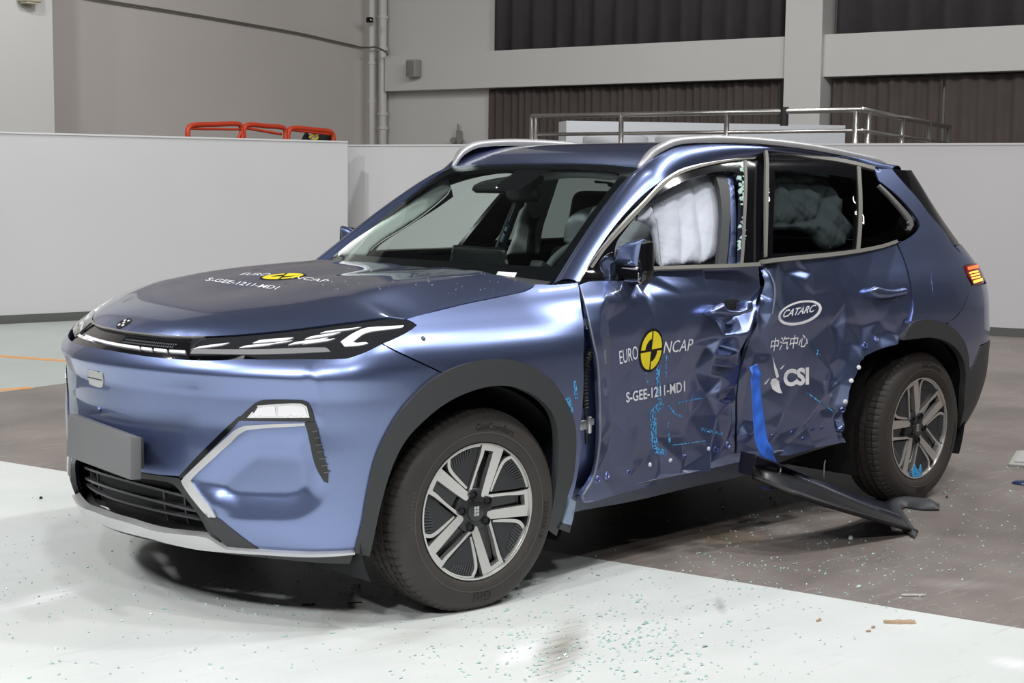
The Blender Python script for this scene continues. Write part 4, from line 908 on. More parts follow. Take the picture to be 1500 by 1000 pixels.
def blob(name, c, r, m, parent=None, seed=0, sub=2, amp=.25):
    bm = bmesh.new(); bmesh.ops.create_icosphere(bm, subdivisions=sub, radius=1); rg = np.random.default_rng(seed)
    ph = rg.uniform(0, 6, 6)
    for v in bm.verts:
        k = 1+amp*(math.sin(3*v.co.x+ph[0])*math.sin(4*v.co.y+ph[1])+.5*math.sin(7*v.co.z+ph[2]+3*v.co.x)); v.co = Vector((v.co.x*r[0]*k+c[0], v.co.y*r[1]*k+c[1], v.co.z*r[2]*k+c[2]))
    me = bpy.data.meshes.new(name); bm.to_mesh(me); bm.free(); me.polygons.foreach_set('use_smooth', [True]*len(me.polygons)); return link(name, me, m, parent)
for i, (u, v, c) in enumerate(((440, 206, (.02, .02, .02)), (470, 203, (.015, .015, .016)))):
    p = bas(u, v)+FWH*.3; hgt = p[2]-z0+.06
    t = blob('tool_bag', (p[0], p[1], z0+hgt/2), (.20, .16, hgt/2), mat(f'black_bag_{i}', c, .7), seed=i+3, sub=3); tag(t, ('black tool bag in the lift basket, left one' if i == 0 else 'black tool bag in the lift basket corner, right one'), 'bag')
y_ = [bas(u, v)+FWH*.05 for u, v in ((452, 202), (458, 198), (464, 201), (460, 205), (456, 203))]; o = mk('yellow_strap', *tubeVF(smooth_line(y_, False, .02, 200), .018, 8), mat('yellow_webbing', (.6, .45, .05), .6)); tag(o, 'yellow strap lying over the black bags in the lift basket', 'strap')
# a flush floor plate and a loose cover at the right edge of the frame
def fplate():
    P = on([(1477, 683), (1489, 663), (1530, 660), (1540, 688)], 2, 0); c = P.mean(0); t = thing('floor_plate', 'pale metal floor plate at the right edge', 'plate', (c[0], c[1], 0))
    def sl(k, z0, z1, nm, m): V = [((p-c)*k+[0, 0, z]) for z in (z0, z1) for p in P]; o = mk(nm, V, [(0, 1, 2, 3), (7, 6, 5, 4), (0, 4, 5, 1), (1, 5, 6, 2), (2, 6, 7, 3), (3, 7, 4, 0)], m, t, smooth=False); bm = bmesh.new(); bm.from_mesh(o.data); bmesh.ops.recalc_face_normals(bm, faces=bm.faces); bm.to_mesh(o.data); bm.free()
    sl(1, .001, .012, 'plate', mat('pale_plate', (.40, .39, .37), .5)); sl(.72, .012, .018, 'cover', mat('pale_plate_cover', (.46, .45, .43), .5))
fplate()
c = on([(1500, 708)], 2, 0)[0]; V, F = lathe([(0, .012), (.045, .010), (.058, .004), (.06, .001), (0, .001)], 28); o = mk('blue_floor_disc', [(c[0]+x, c[1]-z, y) for x, y, z in V], F, mat('dark_blue_cap', (.02, .03, .09), .25), sharp=40); tag(o, 'round dark blue cap lying on the concrete by the floor plate', 'cap')
# ------------------------------------------------------------------ nose details
def half_sz(pts, zc=None, start=True):     # near-half polyline with a point on the car's centre line first
    q = R(pts); return np.concatenate([[[0., zc if zc is not None else q[0][1]]], q[q[:, 0] > .005]])
def sym(poly): return np.concatenate([poly, (poly*[-1, 1])[::-1]])
# light bar
lb_t = half_sz(HOODE[:4], .933); lb_b = half_sz([(196,518.5),(224,523.5),(256,526.5),(275.5,527)], .872)
lbh = np.concatenate([lb_t[:-1], R([(279,494.5),(276,520)]), lb_b[::-1]])
LBAR = panel('light_bar', np.concatenate([lb_t, R([(277,510)]), lb_b[::-1], (lb_b[1:]*[-1, 1]), R([(277,510)])*[-1, 1], (lb_t[1:]*[-1, 1])[::-1]]), ch_ring, .02, GLOSSB, CAR, lift=-.006, flange=.05, label='gloss black bar across the nose with a white light strip')
for i, q in enumerate(([(125,491.2),(137,496),(155,501),(175,505),(195,508),(204,509.3)], [(207,509.8),(222,511.6)], [(225.5,511.9),(244,513.6)], [(248,513.9),(271,515.2)])):
    panel('light_strip', R(pxband(q, 3.8)), ch_ring, .02, LAMPW, LBAR, lift=.001, flange=.01)
    if i: panel('light_strip', R(pxband(q, 3.8)), ch_ring, .02, LAMPW, LBAR, lift=.001, flange=.01, far=True)
tl = half_sz([(187,486.3),(208,488.8),(240,492.4),(280,494),(300,493.6)], .9335)
up_ = tl+[0, .0015]; panel('nose_edge_trim', np.concatenate([up_, (up_*[-1, 1])[::-1][:-1], (tl*[-1, 1])[:-1]-[0, .0035], (tl-[0, .0035])[::-1]]) if False else np.concatenate([up_, (tl-[0, .003])[::-1], (tl-[0, .003])[1:]*[-1, 1], (up_[1:]*[-1, 1])[::-1]]), ch_ring, .02, CHROME, LBAR, lift=.004, flange=.008)
for k in range(26):         # perforated band above the strip
    for r_ in (0, 1):
        sx = .03+.0105*k+(.005 if r_ else 0); zz = .908+.008*r_
        V, T = fill(np.array([(sx+.0028*math.cos(a), zz+.0028*math.sin(a)) for a in np.linspace(0, 2*math.pi, 7)[:-1]]), .02)
        if k == 0 and r_ == 0: pv, pf = [], []
        P, n = ch_ring(V); P = P-n*.0045; b = len(pv); pv += list(P); pf += [tuple(t[::-1]+b) for t in T]
o = mk('perforation', pv, pf, mat('perforation_grey', (.11, .12, .13), .3), LBAR, smooth=False); o['kind'] = 'stuff'
# head lamps
HL = [(281,495),(338,492.8),(416,486),(520,473),(572,466.6),(597,468.5),(606,472.5),(609.3,477),(603,482.3),(559,503),(516,522.3),(502,524.3),(440,525.3),(382,525.3),(358,520),(277,520)]
for fr in (False, True):
    h_ = panel('headlamp', R(HL), ch_ring, .018, SMOKE, CAR, lift=-.002, flange=.05, far=fr, label='black smoked headlamp with white C-shaped light guide')
    def part(nm, poly, m, lift=.0015): panel(nm, R(poly), ch_ring, .02, m, h_, lift=lift, flange=.004, far=fr, corner=30)
    part('light_guide', [(536,480.4),(562,478.2),(591.5,476.6),(590,479.4),(548,485),(531,490),(516.5,501.2),(523,502.4),(536,501.2),(539.5,503.2),(525,506.2),(505,507.3),(499,500.6),(511,492),(522.5,485.6)], LAMPW)
    for a, b, w in (((287,509.4),(331,503.8),3.6),((354,508),(400,503.8),3.2),((374,500.6),(425,496.4),4.2),((426,503.4),(476,496.6),4),((450,495),(494,488.4),4.2),((473,486.6),(524,480.4),3),((447,502.4),(486,497.4),3.4),((400,503),(424,500),2.6)):
        part('reflector', [(a[0]-4, a[1]+w/2), (a[0]+6, a[1]-w/2), (b[0]+5, b[1]-w/2), (b[0]-6, b[1]+w/2)], LAMPW)
    part('lower_light_strip', [(280,511),(380,511.5),(477,509),(484,515),(380,519),(300,518),(279,518)], mat('grey_inner_lens', (.22, .22, .225), .15, coat=1.), .001)
    part('lamp_divider', pxband([(279,517),(285,505),(296,497)], 1.2), DALLOY, .0012)
# hood badge
c = inv_hood([(182, 473)])[0]; an = np.linspace(0, 2*math.pi, 29)[:-1]
bd = panel('hood_badge', np.stack([c[0]+.024*np.cos(an), c[1]+.034*np.sin(an)], 1), ch_hood, .02, BLACKV, HOOD, lift=.002, flange=.003, label='round black badge with five white dots')
for dx, dw in ((0, 0), (.011, -.012), (.011, .013), (-.011, -.013), (-.011, .013)):
    panel('badge_dot', np.stack([c[0]+dx+.0042*np.cos(an[::2]), c[1]+dw+.006*np.sin(an[::2])], 1), ch_hood, .02, WHITEV, HOOD, lift=.0032, flange=.002)
# parts on the bumper
def bp(nm, poly, m, lift=.004, flange=.008, h=.015, far=True, corner=38, label=None):
    panel(nm, R(poly), ch_bump, h, m, BUMPER, lift=lift, flange=flange, corner=corner, label=label)
    if far: panel(nm, R(poly), ch_bump, h, m, BUMPER, lift=lift, flange=flange, corner=corner, far=True, label=label)
bp('sensor_cover', [(128.5,541),(150,545.5),(150.5,566),(146,567.5),(131,562.5),(129,552)], mat('silver_grey_cover', (.42, .43, .42), .45), .003, .004, far=False, label='small silver grey cover left of centre on the bumper')
bp('sensor_cover_line', pxband([(129,551.6),(150,556.2)], 1.2), BLACKV, .0045, .002, far=False)
bp('fog_lamp_surround', [(346,615.5),(374.4,590),(386,586),(442,586),(451.5,589.5),(457,600),(462,617)], GLOSSB, .004, .012)
bp('fog_lamp', [(363,611.5),(378,593.5),(410,591),(442,590.5),(450.5,595),(454.5,611)], REFL, .007, .006, label='bright fog lamp lens')
bp('fog_lamp_cell', [(379,596.5),(404,594),(406,608.5),(370,609)], mat('lamp_bowl_white', (.85, .83, .86), .25, .3, .5), .009, .004); bp('fog_lamp_cell', [(410,593.5),(440,593.2),(448,597),(451,608),(409,608.5)], mat('lamp_bowl_white'), .009, .004)
bp('black_edge_strip', pxband([(352,611),(335,628),(300,662),(274,689),(263,699)], [5, 8, 8, 8, 5]), GLOSSB, .004, .012)
bp('trim_blade', [(447.5,619),(362,623),(346,629),(332,641),(275,694),(266.5,704),(271,713),(297,746),(307,756.5),(318,756.5),(313,748),(285,711),(280.5,703.5),(284,698),(338,648.5),(351,636),(365,629),(447.5,622.8)], SILVER, .008, .014, .012, corner=30, label='silver trim blade round the bumper corner')
bp('air_vent', [(447,618),(462.5,617),(468,640),(474.3,666),(481,692),(481,706.5),(475,704.5),(463.8,684),(456,655)], GLOSSB, .007, .02, label='narrow black air vent at the bumper corner')
for k in range(7): v = 630+k*10; u = 462+k*2.7; bp('vent_fin', pxband([(u-3.5, v+1.5), (u+4.5+k*.2, v)], 1.3), mat('dark_fin', (.10, .10, .11), .35), .010, .004)
bp('grille_frame', [(203,692.5),(240,697.5),(262,700.5),(268,709),(297,748),(307,758),(314,776),(326,797),(309,784),(292,755),(258,713),(244,706),(203,700)], GLOSSB, .002, .03, corner=30)
bp('corner_wedge', [(297,753),(307,757.5),(318,757.5),(330,766.5),(378.5,803),(352,801.5),(333,799.5),(312,777)], PLASTIC, .003, .02)
pl_t = on([(100, 605), (191, 638.5)], 2, .636); pl_b = on([(97, 668), (191, 703)], 2, .490)
f4 = np.array([pl_t[0], pl_t[1], pl_b[1], pl_b[0]]); nrm = np.cross(f4[1]-f4[0], f4[3]-f4[0]); nrm /= np.linalg.norm(nrm)
if nrm[0] < 0: nrm = -nrm
ctr = f4.mean(0); back = ctr+(f4-ctr)*np.array([1, .985, .96])+nrm*.040
V = list(f4)+list(back); mb = MB(); mb.add(V, [(0, 1, 2, 3), (7, 6, 5, 4), (0, 4, 5, 1), (1, 5, 6, 2), (2, 6, 7, 3), (3, 7, 4, 0)])
o = mb.build('plate_blank', PLATEM, BUMPER, 'thick plain grey number plate blank', bevel=.003)
bm = bmesh.new(); bm.from_mesh(o.data); bmesh.ops.recalc_face_normals(bm, faces=bm.faces); bm.to_mesh(o.data); bm.free()
bk = back.mean(0); mb = MB(); mb.box(tuple(bk+nrm*.02), (.07, .34, .10), math.atan2(nrm[1], nrm[0])); mb.build('plate_bracket', PLASTIC, BUMPER)
# lower grille, chin lip
gt_ = half_sz([(203,699),(244,706),(258,713),(292,757),(309,785)]); gb_ = half_sz([(190,762),(234,775.5),(278,781),(300,785)])
GR = panel('lower_grille', np.concatenate([gt_, gb_[::-1][:-1], [[0, gb_[0][1]-.001]], gb_[1:]*[-1, 1], (gt_[1:]*[-1, 1])[::-1]]), ch_ring, .04, DARK, CAR, lift=-.085, flange=.0, label='black lower grille with cross slats')
def grl(nm, poly, m, lift=-.045, flange=.02): panel(nm, poly, ch_ring, .02, m, GR, lift=lift, flange=flange, corner=30)
for pts, z0 in (([(201,716),(234,727),(255,732),(273,735.5)], .385), ([(186,731),(223,743),(252,749.5),(284,757)], .335), ([(190,748),(223,759),(255,765),(292,771.5)], .305)):
    q = half_sz(pts, None); q[:, 1] = np.polyval(np.polyfit(q[1:, 0]**2, q[1:, 1], 1), q[:, 0]**2); a = q+[0, .0045]; b = q-[0, .0045]
    grl('grille_slat', np.concatenate([a, b[::-1], b[1:]*[-1, 1], (a[1:]*[-1, 1])[::-1]]), mat('dark_grey_slat', (.055, .055, .06), .35))
for s_ in (-.34, -.23, -.11, .02, .13, .25, .35): grl('grille_post', np.array([(s_-.003, .295), (s_+.003, .295), (s_+.003, .42), (s_-.003, .42)]), mat('dark_grey_slat'), -.055, .02)
mm = mat('bright_shutter', (.42, .42, .43), .35, .5)
for (u, v) in ((200, 708), (215, 712), (234, 716), (240, 719), (190, 717), (200, 720), (207, 723), (222, 727), (236, 731), (244, 735)):
    for k in range(3): grl('shutter_vane', R(pxband([(u-4, v+k*3-3), (u+4, v+k*3-1.4)], 1.0)), mm, -.075, .004)
lt = half_sz([(190,761.5),(234,774.5),(278,780),(296,782),(310,785.5),(321,792.5),(333,799.6),(378,803.2),(450,807.2),(519,804.8)])
lo_ = half_sz([(190,776),(225,784.5),(250,791.5),(295,800.5),(325,803.5),(377,807),(450,811),(519,807.6)])
LIP = panel('chin_lip', np.concatenate([lt, lo_[::-1][:-1], [[0, lo_[0][1]-.001]], lo_[1:]*[-1, 1], (lt[1:]*[-1, 1])[::-1]]), ch_ring, .014, SILVER, CAR, lift=.016, flange=.03, corner=30, label='silver chin strip along the bumper bottom')
uo = half_sz([(190,775),(225,783.5),(250,790.5),(295,799.5),(325,802.5),(377,806),(450,810),(519,807)]); ul = half_sz([(190,783),(250,797),(300,805.5),(377,815),(450,822),(512,825)])
panel('under_lip', np.concatenate([uo, ul[::-1][:-1], [[0, ul[0][1]-.001]], ul[1:]*[-1, 1], (uo[1:]*[-1, 1])[::-1]]), ch_ring, .03, PLASTIC, CAR, lift=.002, flange=.05, corner=30)
un = MB(); un.box((-.38, YC, .245), (.55, 1.2, .02)); un.build('front_undertray', DARK, CAR)
# parking sensors and small studs
def stud(uv, r, m, parent, inv_=R, ch=ch_ring, nm='stud', h=.004, ringed=False, lift=0.):
    q = inv_([uv]); P, n = ch(q); P = P[0]+n[0]*lift; n = n[0]
    prof = [(0, h), (r*.7, h), (r, h*.4), (r, -.004)] if not ringed else [(0, -h*.2), (r*.45, 0), (r*.6, h), (r*.85, h), (r, 0), (r, -.004)]
    V, F = lathe([(a, -b) for a, b in prof], 14); M = Vector(n).to_track_quat('-Y', 'Z').to_matrix()
    return mk(nm, [tuple(M @ Vector(v)+Vector(P)) for v in V], F, m, parent, sharp=45)
stud((620, 495.5), .009, mat('sensor_grey', (.10, .11, .13), .35), CAR, nm='parking_sensor'); stud((145, 599), .008, PAINT, BUMPER, nm='parking_sensor')
# ------------------------------------------------------------------ wheels
RR = .236
def text_mesh(body, size=1., shear=0., offset=0., spacing=1.):
    cu = bpy.data.curves.new('t', 'FONT'); cu.body = body; cu.size = size; cu.shear = shear; cu.offset = offset; cu.space_character = spacing; cu.resolution_u = 3
    ob = bpy.data.objects.new('t', cu); COL.objects.link(ob); dg = bpy.context.evaluated_depsgraph_get(); me = ob.evaluated_get(dg).to_mesh()
    bm = bmesh.new(); bm.from_mesh(me); bpy.data.objects.remove(ob); bpy.data.curves.remove(cu)
    bmesh.ops.triangulate(bm, faces=bm.faces)
    return bm
def bm_vf(bm):
    bm.verts.index_update(); V = np.array([tuple(v.co) for v in bm.verts]); F = [tuple(v.index for v in f.verts) for f in bm.faces]; bm.free(); return V, F
def subdiv_to(bm, h):
    for _ in range(6):
        e = [e for e in bm.edges if e.calc_length() > h]
        if not e: break
        bmesh.ops.subdivide_edges(bm, edges=e, cuts=1); bmesh.ops.triangulate(bm, faces=[f for f in bm.faces if len(f.verts) > 3])
def tyre():
    base = [(.232, .010), (.238, -.002), (.250, -.010), (.272, -.0150), (.298, -.0145), (.318, -.009), (.333, .002), (.343, .014), (.3485, .026)]
    prof = list(base); k0 = len(prof)
    for a, b in ((.030, .056), (.066, .094), (.104, .132), (.142, .168)):
        r1 = .3525-.9*(a-.10)**2*.5; r2 = .3525-.9*(b-.10)**2*.5
        prof += [(r1-.010, a-.0005), (r1, a), ((r1+r2)/2+.0003, (a+b)/2), (r2, b), (r2-.010, b+.0005)]
    prof += [(.343, .184), (.330, .196), (.300, .210), (.262, .212), (.232, .20)]
    n = 360; V, F = lathe(prof, n); V = np.array(V); k = len(prof)
    for i in range(n):
        for q in range(k):
            r, a = prof[q]; d = 0
            if (.005 < a < .060 or .138 < a < .19) and i % 5 == 0 and r > .330: d = .0045
            if .062 < a < .136 and (i+int(a*90)) % 6 == 0 and r > .347: d = .0035
            if d: t = 2*math.pi*i/n; V[i*k+q] = ((r-d)*math.cos(t), a, (r-d)*math.sin(t))
    z = V[:, 2]; V[:, 2] = np.where(z < -.3415, -.3415, z)
    return V, F
def plate2(poly, yf, depth, dense=.03):
    """flat-faced bar from a 2-D outline in the wheel plane; yf(x,z) = face depth"""
    P = smooth_line(poly, True, dense*RR, 30); V2, T = fill(P, .03*RR*2)
    n = len(V2); V = [(x, yf(x, z), z) for x, z in V2]; F = [tuple(t) for t in T]; cnt = {}
    for t in F:
        for i in range(3): cnt[(t[i], t[(i+1) % 3])] = 1
    mp = {}; V = list(V)
    for a, b in list(cnt):
        if (b, a) in cnt: continue
        for q in (a, b):
            if q not in mp: mp[q] = len(V); x, y, z = V[q]; V.append((x, y+depth, z))
        F.append((b, a, mp[a], mp[b]))
    return V, F          # fill() is ccw in (x,z): seen from -y that is front-facing
def band2(pts, w):
    P = smooth_line(pts, False, .05); T = np.gradient(P, axis=0); T /= np.linalg.norm(T, axis=1)[:, None]; Nn = np.stack([-T[:, 1], T[:, 0]], 1)
    w = np.interp(np.linspace(0, 1, len(P)), np.linspace(0, 1, len(np.atleast_1d(w))), np.atleast_1d(w))[:, None]
    return np.concatenate([P+Nn*w/2, (P-Nn*w/2)[::-1]])
def rot2(P, a): c, s_ = math.cos(a), math.sin(a); P = np.array(P, float); return np.stack([P[:, 0]*c-P[:, 1]*s_, P[:, 0]*s_+P[:, 1]*c], 1)
def arc2(r, a0, a1, n=8): return [(r*math.cos(math.radians(a)), r*math.sin(math.radians(a))) for a in np.linspace(a0, a1, n)]
def make_wheel(phase, name='wheel'):
    V, F = lathe([(.229, .0), (.234, -.003), (.236, .002), (.236, .012), (.225, .03), (.215, .09), (.212, .19)], 72)
    w = mk(name, V, F, mat('dark_rim_barrel', (.07, .07, .075), .35, .6), CAR, sharp=40)
    V, F = tyre(); mk('tyre', V, F, RUBBER, w, sharp=28)
    V, F = lathe([(.2275, .004), (.2285, -.0045), (.2345, -.0045), (.2355, .004)], 72); mk('rim_edge', V, F, ALLOY, w, sharp=30)
    V, F = lathe([(0, .085), (.06, .08), (.155, .08), (.155, .095), (.0, .1)], 40); mk('brake_disc', V, F, mat('brake_steel', (.25, .245, .24), .35, .9), w, sharp=30)
    V, F = lathe([(0, .11), (.213, .11)], 40); mk('inner_disc', V, F, DARK, w)
    V, F = plate2(np.array(arc2(.80, 150, 205))*RR if False else np.concatenate([np.array(arc2(.82, 152, 200))*RR, np.array(arc2(.52, 200, 152))*RR]), lambda x, z: .062, .03); mk('brake_caliper', V, F, mat('caliper_grey', (.30, .31, .33), .35, .6), w, sharp=30)
    yf = lambda x, z: .004+.016*max(0, 1-math.hypot(x, z)/RR)
    ya = lambda x, z: .012+.012*max(0, 1-math.hypot(x, z)/RR)
    for k in range(5):
        a = math.radians(-72*k+phase); Q = lambda p: rot2(np.array(p, float), a)*RR
        nxt = lambda p: rot2(np.array(p, float), math.radians(-72))
        V, F = plate2(Q(np.concatenate([[(-.165, .24), (-.115, .24), (-.05, .55), (.025, .80), (.04, .885), (.20, .868)], [(.085, .24), (.10, .19), (.20, .20), (.385, .91)], arc2(.975, 67, 91, 5), [(-.035, .80)]])), yf, .022, .04)
        mk('spoke', V, F, ALLOY, w, sharp=25)
        V, F = plate2(Q([(-.11, .24), (-.045, .55), (.03, .80), (.05, .86), (.20, .84), (.085, .25)]), lambda x, z: .034, .02); mk('spoke_pocket', V, F, mat('gloss_black'), w, sharp=25)
        V, F = plate2(Q(np.concatenate([band2([(.255, .28), (.31, .46), (.385, .66), (.44, .735), (.545, .79)], [.03, .045, .05, .055, .05]) ])), lambda x, z: yf(x, z)+.002, .018); mk('insert_edge', V, F, ALLOY, w, sharp=25)
        V, F = plate2(Q(np.concatenate([arc2(.975, 57, 21, 9), arc2(.94, 21, 57, 9)])), yf, .016); mk('insert_edge', V, F, ALLOY, w, sharp=25)
        th = nxt([(-.19, .26), (-.07, .80), (-.05, .92)])
        V, F = plate2(Q(np.concatenate([[(.20, .18), (.37, .60), (.46, .72), (.55, .77)], arc2(.945, 55, 20, 9), th[::-1]])), ya, .02); mk('aero_insert', V, F, DALLOY, w, sharp=25)
        V = []; F = []
        for j in range(9):
            ang = 54-2.9*j; L_ = .16-.012*abs(j-3); q = band2([tuple(np.array(arc2(.925, ang, ang, 1)[0])), tuple(np.array(arc2(.925-L_, ang+2, ang+2, 1)[0]))], .018)
            v, f = plate2(Q(q), lambda x, z: ya(x, z)-.004, .008, .1); b = len(V); V += list(v); F += [tuple(i+b for i in t) for t in f]
        o = mk('aero_fins', V, F, mat('fin_grey', (.085, .085, .09), .45, .3), w, smooth=False); o['kind'] = 'stuff'
        lx, lz = Q([(.25*math.cos(math.radians(108)), .25*math.sin(math.radians(108)))])[0]
        V, F = lathe([(0, .012), (.009, .012), (.0105, .016), (.0115, .018), (.013, .006), (.0145, .006), (.0145, .03)], 16); mk('wheel_bolt', [(x+lx, y, z+lz) for x, y, z in V], F, mat('bolt_black', (.03, .03, .032), .35, .4), w, sharp=40)
    V, F = lathe([(0, .014), (.070, .017), (.078, .024), (.078, .05)], 40); mk('hub', V, F, DALLOY, w, sharp=40)
    V, F = lathe([(0, .0085), (.031, .009), (.0345, .010), (.036, .013), (.036, .03)], 32); cap = mk('hub_cap', V, F, mat('cap_black', (.018, .018, .02), .3, coat=.5), w, sharp=40)
    V = []; F = []
    for i in (0, 1):
        for j in (0, 1, 2):
            x0 = -.0105+i*.0115; z0 = -.0165+j*.0115; b = len(V)
            V += [(x, y, z) for y in (.0075, .0105) for x, z in ((x0, z0), (x0+.0095, z0+.001), (x0+.0095, z0+.0105), (x0, z0+.0095))]
            F += [tuple(q+b for q in f) for f in ((0, 1, 2, 3), (0, 4, 5, 1), (1, 5, 6, 2), (2, 6, 7, 3), (3, 7, 4, 0))]
    mk('cap_emblem', V, F, CHROME, w, smooth=False)
    # moulded side-wall lettering
    def sw(body, size, r0, mid, m, nm, sp=1.):
        bm = text_mesh(body, size, spacing=sp); subdiv_to(bm, .012); V, F = bm_vf(bm); wdt = V[:, 0].max()
        t = math.radians(mid)+(wdt/2-V[:, 0])/(r0+size*.35); r = r0+V[:, 1]
        ys_ = np.interp(r, [.232, .238, .250, .272, .298, .318, .333], [.006, -.002, -.010, -.0150, -.0145, -.009, .002])
        mk(nm, np.stack([r*np.cos(t), ys_-.0012, r*np.sin(t)], 1), F, m, w, smooth=False)
    sw('Giti', .050, .276, -88, LETTERR, 'tyre_brand', 1.05); sw('GitiComfort', .034, .281, 78, LETTERR, 'tyre_lettering'); sw('advanztech', .026, .282, 172, LETTERG, 'tyre_lettering', 1.15); sw('225/55R18', .028, .280, -12, LETTERR, 'tyre_size', 1.1)
    V, F = lathe([(.2705, -.0152), (.2720, -.0162), (.2735, -.0152)], 96); mk('sidewall_ring', V, F, LETTERG, w)
    return w
WF = make_wheel(-6); WF.location = (0, 0, .342); WF.rotation_euler = (0, 0, -.083)
WRr = make_wheel(27); WRr.location = (2.755, 0, .342)
def copy_part(o, **k):
    c = o.copy(); COL.objects.link(c)
    for ch in list(o.children): d = ch.copy(); COL.objects.link(d); d.parent = c
    for a, v in k.items(): setattr(c, a, v)
    return c
copy_part(WF, location=(0, 2*YC, .342), rotation_euler=(0, 0, math.pi-.083)); copy_part(WRr, location=(2.755, 2*YC, .342), rotation_euler=(0, 0, math.pi))
# blue paint daub on the rear rim
V, F = plate2(np.array([(-.26,-.84),(-.14,-.70),(-.05,-.80),(.03,-.84),(.08,-.72),(.13,-.86),(.12,-.965),(-.04,-.99),(-.18,-.95)])*RR*np.array([1, 1]), lambda x, z: -.004, .004); mk('blue_paint_daub', V, F, chalk('blue_daub', (.06, .36, .70), 60, .40), WRr, smooth=False)
# ------------------------------------------------------------------ door furniture, marks and lettering on the near side
def dp(nm, poly, m, parent, lift=.0015, flange=.003, h=.015, corner=38, ch=ch_dent, iv=invd, label=None, far=False, dome=None):
    return panel(nm, iv(poly), ch, h, m, parent, lift=lift, dome=dome, flange=flange, corner=corner, label=label, far=far)
ch_h = lambda q: (ring(q[:, 0], q[:, 1], .045), ring_n(q[:, 0], q[:, 1], .045)); iv_h = lambda uv: inv(uv, .045)
ch_h2 = lambda q: (ring(q[:, 0], q[:, 1], .03), ring_n(q[:, 0], q[:, 1], .03)); iv_h2 = lambda uv: inv(uv, .03)
h1 = dp('door_handle', [(1033,457.5),(1037,452.5),(1050,445.5),(1054.5,453),(1060,455),(1071,455.5),(1082,452),(1083,442.5),(1090,441.5),(1093.5,446),(1093,457.5),(1082,461),(1072,463.8),(1038,461.8)], PAINT, FDOOR, .026, .04, .005, 30, ch_h, iv_h, dome=(.016, .016))
dp('handle_recess_shade', [(1049,445),(1066,439),(1078,438.5),(1084,442),(1083,453),(1071,456),(1058,455.5),(1053,452)], DARK, FDOOR, .002, .002)  # flat black patch: shade in the handle gap put into colour
h2 = dp('door_handle', [(1266,428.5),(1269,424.5),(1277,421.8),(1288,424.5),(1305,425.5),(1318,422.8),(1323,428),(1321,432),(1308,434.8),(1296,437),(1277,436)], PAINT, RDOOR, .022, .034, .005, 30, ch_h2, iv_h2, dome=(.015, .016))
dp('handle_recess_shade', [(1276,437.5),(1287,439),(1302,438),(1318,432),(1312,440.5),(1298,444),(1286,443)], mat('painted_cup_shade', (.05, .06, .10), .4), RDOOR, .002, .002)  # flat patch with the shade of the cup put into its colour
dp('fuel_flap', [(1363.8,404),(1366,398),(1371,396),(1388,396.8),(1394,400),(1399,409),(1402,424),(1399,434),(1393,437.5),(1376,438.5),(1369,434),(1366,425)], PAINT, CAR, .0012, .003, .012, ch=ch_ring, iv=inv)
# lettering: text laid into the photo's frame, then onto the dented sheet
def decal(nm, body, o, xv, yv, m, parent, shear=0., offset=0., iv=invd, ch=ch_dent, lift=.0022, hpx=.25, spacing=1., size=1.):
    bm = text_mesh(body, size, shear, offset, spacing); V = [v.co.copy() for v in bm.verts]
    x0 = min(v.x for v in V); x1 = max(v.x for v in V); y0 = min(v.y for v in V); y1 = max(v.y for v in V)
    subdiv_to(bm, hpx*(y1-y0)); V, F = bm_vf(bm)
    a = (V[:, 0]-x0)/(x1-x0); b = (V[:, 1]-y0)/(y1-y0)
    uv = np.array(o, float)+np.outer(a, xv)+np.outer(b, yv)
    P, n = ch(iv(uv)); c = mk(nm, P+n*lift, F, m, parent, smooth=False); c['decal'] = body; del c['decal']
    return c
decal('door_lettering', 'EURO', (907.5, 533.5), (27.5, -8.3), (-2.3, -19.3), WHITEV, FDOOR, .12)
decal('door_lettering', 'NCAP', (971, 517.5), (43, -4.5), (1.2, -17.5), WHITEV, FDOOR, .16)
decal('door_lettering', 'S-GEE-1211-MD1', (916, 589.5), (86.5, -17), (-.8, -15.2), WHITEV, FDOOR, .05, .018, lift=.005)
def emblem(cu, cv, ax, ay, parent, iv, ch, lift=.0022, nm='target_emblem', hh=.012):
    """round yellow and black crash target: ax, ay photo half-axes"""
    ax = np.array(ax, float); ay = np.array(ay, float); Q = lambda P: iv(np.array([[cu, cv]])+np.outer(np.array(P)[:, 0], ax)+np.outer(np.array(P)[:, 1], ay))
    arc = lambda r, a0, a1, n=14: [(r*math.cos(math.radians(a)), r*math.sin(math.radians(a))) for a in np.linspace(a0, a1, n)]
    e = panel(nm, Q(arc(1.06, 0, 350, 36)), ch, hh, BLACKV, parent, lift=lift, flange=.001, corner=60)
    g = .045
    for k in range(4):
        a = 90*k; sx, sy = [(1, 1), (-1, 1), (-1, -1), (1, -1)][k]
        if k in (0, 2): P = [(g*sx, g*sy)]+arc(.93, a+4, a+86)
        else: P = arc(.93, a+4, a+86)+arc(.56, a+86-2, a+4+2)
        panel('emblem_quarter', Q(P), ch, hh, YELLOWV, parent, lift=lift+.0012, flange=.001, corner=30)
    return e
emblem(953.3, 513, (16.3, -2.6), (2.6, -30.2), FDOOR, invd, ch_dent)
